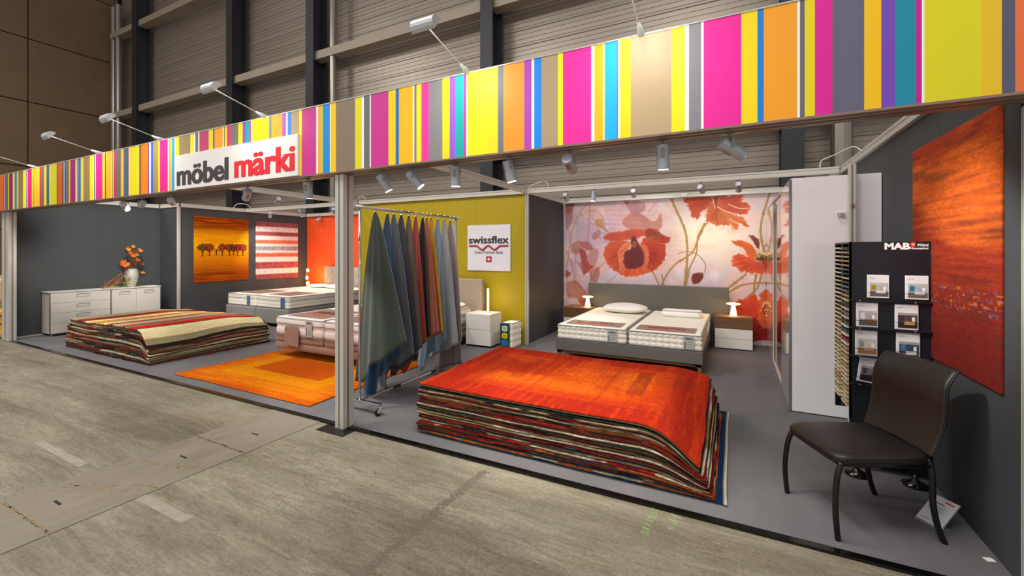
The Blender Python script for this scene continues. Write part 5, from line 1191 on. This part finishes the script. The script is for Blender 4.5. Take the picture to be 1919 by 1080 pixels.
fl_ = [(-.16, .30, .085, OR1), (-.02, .47, .05, OR1), (.06, .50, .05, OR3), (-.08, .60, .045, OR3), (.12, .58, .05, OR3), (.02, .66, .04, OR3), (.10, .38, .045, OR1), (.17, .30, .035, OR1), (.17, .12, .045, OR3),
       (-.05, .38, .05, DRED), (.0, .30, .06, DRED), (.14, .42, .05, DLEAF), (-.10, .44, .05, DLEAF), (.13, .20, .05, DLEAF), (.08, .28, .06, DLEAF), (-.12, .2, .05, DRED), (.03, .54, .05, DRED), (-.04, .53, .045, OR1)]
for dy, dz, r, m in fl_:
    c = T0+Vector((R.uniform(-.02, .10), dy, dz-.12)); bloom(c, r*1.25, m, 10, (1.0, dy, .7))
    obj('stem', MB().tube(smoothpts([T0+Vector((0, dy*.1, -.12)), T0+Vector((0, dy*.4, (dz-.12)*.5)), c], 3), .003, 5), LEAF, t)
mb = MB()
for k in range(160):
    f = R.random(); side = R.random() < .35
    p = Vector((vx+.11+R.uniform(-.03, .04), vy-.12+R.uniform(-.06, .16) if not side else vy-.25-R.random()*.25, vz+(.26*R.random() if not side else .01+.04*R.random())))
    d = Vector((R.uniform(-.3, 1), R.uniform(-1, 1), R.uniform(-1, .5))).normalized(); s = d.orthogonal().normalized(); L1 = R.uniform(.02, .045)
    mb.add([p, p+d*L1*.5+s*L1*.2, p+d*L1, p+d*L1*.5-s*L1*.2], [(0, 1, 2, 3)])
o = obj('trailing_leaves', mb, mat('fresh_green_leaf', '#9cae4c', .6, var=.2, scale=30), t); o['kind'] = 'stuff'
for k in range(7):
    a = R.uniform(0, 6); pts = [T0+Vector((0.02, -.05, -.06))]
    for q in range(10):
        w__ = q/9; pts.append(T0+Vector((.05+.03*math.sin(a+q), -.12-.34*w__+.09*math.sin(a+q*1.5), -.06-.16*w__+.12*math.cos(a+q*1.3)*(1-.3*w__))))
    obj('curled_twig', MB().tube(smoothpts(pts, 4), .0035, 5), BARK if k % 2 else mat('copper_twig', '#a4602c', .6), t, smooth=True)
obj('long_twig', MB().tube(smoothpts([T0+Vector((.03, -.1, -.2)), T0+Vector((.06, -.5, -.15)), T0+Vector((.05, -.75, -.13)), T0+Vector((.04, -.95, -.25))], 6), .003, 5), BARK, t, smooth=True)
tag(obj('leaflet', MB().box(-11.25, -11.02, 4.66, 4.86, .801, .808), WHITE), 'white papers on the far right end of the sideboard', 'papers')
t = thing('waste_bin', 'small black bin in the dark corner beside the sideboard', 'bin', (-10.85, 4.97, 0))
obj('bin_body', MB().lathe([(0, .002), (.07, .002), (.085, .30), (.08, .30), (.065, .02), (0, .02)], (-10.80, 4.95, 0), 20), BLACK, t, smooth=True)
obj('bin_rim', MB().lathe([(.078, .30), (.09, .30), (.09, .315), (.078, .315), (.078, .30)], (-10.80, 4.95, 0), 20), BLACK, t)

# ------------------------------------------------------------------ fabric rack
RX, RY0, RY1, RZ = -3.23, 3.09, 4.73, 1.975
t = thing('clothes_rack', 'chrome clothes rack on wheels carrying fabric hides', 'rack', (RX, 3.9, 0))
obj('hanging_rail', MB().tube([(RX, RY0-.07, RZ), (RX, RY1+.05, RZ)], .014, 14), CHROME, t, smooth=True)
for y in (RY0-.075, RY1+.055): obj('end_cap', MB().tube([(RX, y-.012, RZ), (RX, y+.012, RZ)], .02, 14), WHITE, t)
for y in (RY0, RY1):
    p = obj('upright', MB().tube([(RX, y, .10), (RX, y, RZ-.01)], .0125, 12), CHROME, t, smooth=True)
    f = obj('foot_bar', MB().box(RX-.27, RX+.27, y-.018, y+.018, .075, .105), CHROME, t, bevel=.003)
    for s in (-1, 1):
        wx = RX+s*.26
        c = obj('caster', MB().tube([(wx-.008, y-.03, .037), (wx+.008, y-.03, .037)], .035, 20).tube([(wx-.011, y-.03, .037), (wx-.008, y-.03, .037)], .035, 20), BLACK, t)
        obj('caster_fork', MB().tube([(wx, y, .078), (wx, y, .068)], .016, 10).box(wx-.017, wx-.0125, y-.038, y+.005, .03, .07).box(wx+.0125, wx+.017, y-.038, y+.005, .03, .07), ALU, c)
        obj('hub', MB().tube([(wx-.015, y-.03, .037), (wx+.018, y-.03, .037)], .013, 12), ALU, c)
obj('base_bar', MB().tube([(RX, RY0+.01, .09), (RX, RY1-.01, .09)], .011, 10), CHROME, t)
obj('joint_sleeve', MB().tube([(RX, 3.55, .09), (RX, 3.66, .09)], .014, 10).tube([(RX, 4.2, .09), (RX, 4.3, .09)], .014, 10), BLACK, t)
# each hide hangs by one point: outline in the plane across the rail, deepening folds along it
def hide(Y, name_lab, col, left, right, zl, zr, dip, seed, back='#8ea4bc', folds=1.5, amp=.07, rough=.9, wv=.3):
    """left/right reach in metres at the hem, zl/zr hem heights at the two corners, dip extra depth of the lowest point"""
    m = mat('hide_'+name_lab.split()[0]+str(seed), col, rough, var=wv, scale=90, bump=.35, bscale=260, sheen=.15)
    mb_ = mat('hide_back'+str(seed), back, .8)
    nu, nv = 49, 34; rr = random.Random(seed); ph = rr.random()*6
    def f(u, v):
        x = (left+(right-left)*u); hem = zl+(zr-zl)*u-dip*math.exp(-((u-.18)/.16)**2)-dip*.45*math.exp(-((u-.62)/.12)**2)
        z = RZ-.02+(hem-(RZ-.02))*v
        sp = v**.66*(.86+.14*v)
        return (RX+x*sp, Y+amp*v*math.sin(2*math.pi*folds*u+ph)*(.35+.65*v)+.01*math.sin(u*23+seed)*v, z)
    vs = [f(i/(nu-1), j/(nv-1)) for j in range(nv) for i in range(nu)]; n = nu*nv
    off = []
    for j in range(nv):
        for i in range(nu):
            a = Vector(f(min(1, i/(nu-1)+.01), j/(nv-1)))-Vector(f(max(0, i/(nu-1)-.01), j/(nv-1)))
            nn_ = a.cross(Vector((0, 0, 1))); nn_ = nn_.normalized() if nn_.length > 1e-6 else Vector((0, -1, 0))
            off.append(tuple(Vector(vs[j*nu+i])-nn_*.006))
    q = quadgrid(nu, nv)
    per = list(range(nu))+[nu*j+nu-1 for j in range(1, nv)]+[nu*(nv-1)+i for i in range(nu-2, -1, -1)]+[nu*j for j in range(nv-2, 0, -1)]
    F = [tuple(r) for r in q.tolist()]+[tuple(n+a for a in reversed(r)) for r in q.tolist()]+[(per[k], n+per[k], n+per[(k+1) % len(per)], per[(k+1) % len(per)]) for k in range(len(per))]
    me = bpy.data.meshes.new('fabric_hide'); me.from_pydata(vs+off, [], F)
    nq = len(q)
    o = finish(me, 'fabric_hide', [m, mb_], None, smooth=True)
    for k, p in enumerate(me.polygons): p.material_index = 0 if k < nq else 1
    tag(o, name_lab, 'fabric', 'fabric hides on the chrome rack')
    h = obj('hanging_ring', MB().tube([(RX+.02*math.sin(a), Y, RZ-.008+.024*math.cos(a)) for a in [k*math.pi/8 for k in range(17)]], .002, 5), CHROME, o)
def RE(u, v, Y): p = onY(u, v, Y); return p[0]-RX, p[1]
HD = [(3.29, 'greenish grey wool hide, nearest the aluminium post', '#3c4740', (659, 712), (757, 642), .10, 1.2, '#8ea4bc'),
      (3.47, 'petrol blue hide second on the rack, mostly hidden', '#1e4464', (682, 715), (752, 665), .26, 1.0, '#7d93ac'),
      (3.56, 'mid grey felt hide with pale blue backing', '#5c6068', (700, 700), (778, 664), .07, 1.4, '#8ea4bc'),
      (3.68, 'dark slate hide between the grey and taupe ones', '#3c3e4c', (705, 705), (781, 655), .24, 1.2, '#30303c'),
      (3.80, 'taupe brown hide in the middle of the rack', '#6c5c50', (735, 700), (795, 650), .06, 1.3, '#4c4038'),
      (3.92, 'brick red hide on the rack', '#a8443c', (752, 680), (802, 640), .16, 1.2, '#6c2424'),
      (4.05, 'black hide on the rack with a pale label', '#141418', (760, 660), (808, 625), .05, 1.2, '#181014'),
      (4.12, 'salmon pink hide beside the black one', '#b86c58', (772, 640), (823, 625), .02, 1.1, '#8a4c3c'),
      (4.20, 'mustard yellow hide on the rack', '#d09408', (782, 640), (832, 624), .02, 1.1, '#a87408'),
      (4.34, 'light blue hide with a long drooping tail', '#7a96a8', (785, 665), (840, 640), .22, 1.3, '#6c88a0'),
      (4.47, 'pale grey speckled boucle hide', '#a2a4a8', (800, 670), (862, 645), .04, 1.4, '#90a0b0'),
      (4.60, 'pinkish taupe hide second from the far end', '#8c7c7c', (815, 690), (868, 680), .04, 1.3, '#989098'),
      (4.68, 'cream white hide at the far end of the rack', '#d4cfc8', (822, 660), (866, 640), .03, 1.2, '#c4c4c8')]
for k, (Y, lab, col, pl, pr, dip, fo, bk) in enumerate(HD):
    l_, zl = RE(*pl, Y); r_, zr = RE(*pr, Y)
    hide(Y, lab, col, l_, r_, zl, zr, dip, k+1, bk, fo, (.055, .03, .03, .045, .045, .045, .03, .022, .03, .045, .045, .03, .03)[k], .9, .28 if k in (0, 2, 10) else .08)

# ------------------------------------------------------------------ neighbouring stand, glimpsed at the far left
struct(obj('floor_neighbour', MB().box(-19, -11.62, 2.79, 7.5, -.012, 0), mat('ochre_carpet', '#b07a10', .9, var=.3, scale=3))) if False else None
nb = thing('neighbour_rug', 'yellow and ochre rug of the neighbouring stand at the far left', 'rug', (-14, 4, 0))
obj('rug_sheet', MB().box(-18, -11.7, 2.9, 4.2, -.012, .004), mat('ochre_pile', '#b87c14', .9, var=.35, scale=2, stretch=(1, 4, 1)), nb)
obj('rug_band', MB().box(-18, -11.7, 3.9, 4.1, .0041, .006), mat('yellow_pile', '#e0b81c', .9), nb)
struct(obj('wall_neighbour', MB().box(-20, -11.6, 5.6, 5.65, 0, H), mat('black_wall', '#0e0d0c', .8)))
struct(obj('trim_3', MB().box(-20, -11.45, 2.735, 2.79, -.012, .004), BLACKG))
t = thing('hanging_rack', 'rack with dark hanging fabrics in the neighbouring stand', 'rack', (-15.5, 5.3, 0))
obj('rail', MB().tube([(-19, 5.3, 1.85), (-11.9, 5.3, 1.85)], .02, 8), ALU, t)
for k in range(16):
    x = -18.8+k*.42; c_ = ['#6c2010', '#3c3a1c', '#2c1c14', '#4c3c30', '#5a4838'][k % 5]
    obj('cloth', MB().add([(x-.03, 5.3, 1.84), (x+.03, 5.3, 1.84), (x+.26, 5.32, .95), (x-.2, 5.26, .95)], [(0, 1, 2, 3)]), mat('cloth'+c_, c_, .9), t, solid=.004)
tag(obj('bench', MB().box(-19, -11.9, 5.0, 5.5, .80, .90).box(-18.9, -18.8, 5.05, 5.45, -.012, .80).box(-12.1, -12.0, 5.05, 5.45, -.012, .80), WHITE), 'white shelf below the dark fabrics in the neighbouring stand', 'shelf')
def shell_chair(x, y, lab, rot):
    t = thing('shell_chair', lab, 'chair', (x, y, .007), rot, 'cream chairs in the neighbouring stand')
    CR = mat('cream_leather', '#c8ae80', .5)
    def loc(nm, mb, m, **k):
        me = bpy.data.meshes.new(nm); me.from_pydata(mb.v, [], mb.f); o = finish(me, nm, m, None, fixn=True, **k); o.parent = t; return o
    loc('backrest', MB().grid(lambda u, v: (.27*math.sin((u-.5)*2.6), -.24*math.cos((u-.5)*2.6)+.02, .48+.5*v), 15, 6), CR, solid=.04, smooth=True)
    loc('seat', MB().box(-.24, .24, -.22, .24, .43, .49), CR, bevel=.02)
    loc('column', MB().tube([(0, 0, .02), (0, 0, .43)], [.025, .03], 12), BLACK); loc('base_plate', MB().lathe([(0, .001), (.2, .001), (.2, .012), (0, .016)], (0, 0, 0)), CHROME)
shell_chair(-13.6, 3.35, 'cream shell chair right beside the wide left post', 2.2)
shell_chair(-15.3, 3.55, 'cream shell chair cut off by the left picture edge', 2.6)
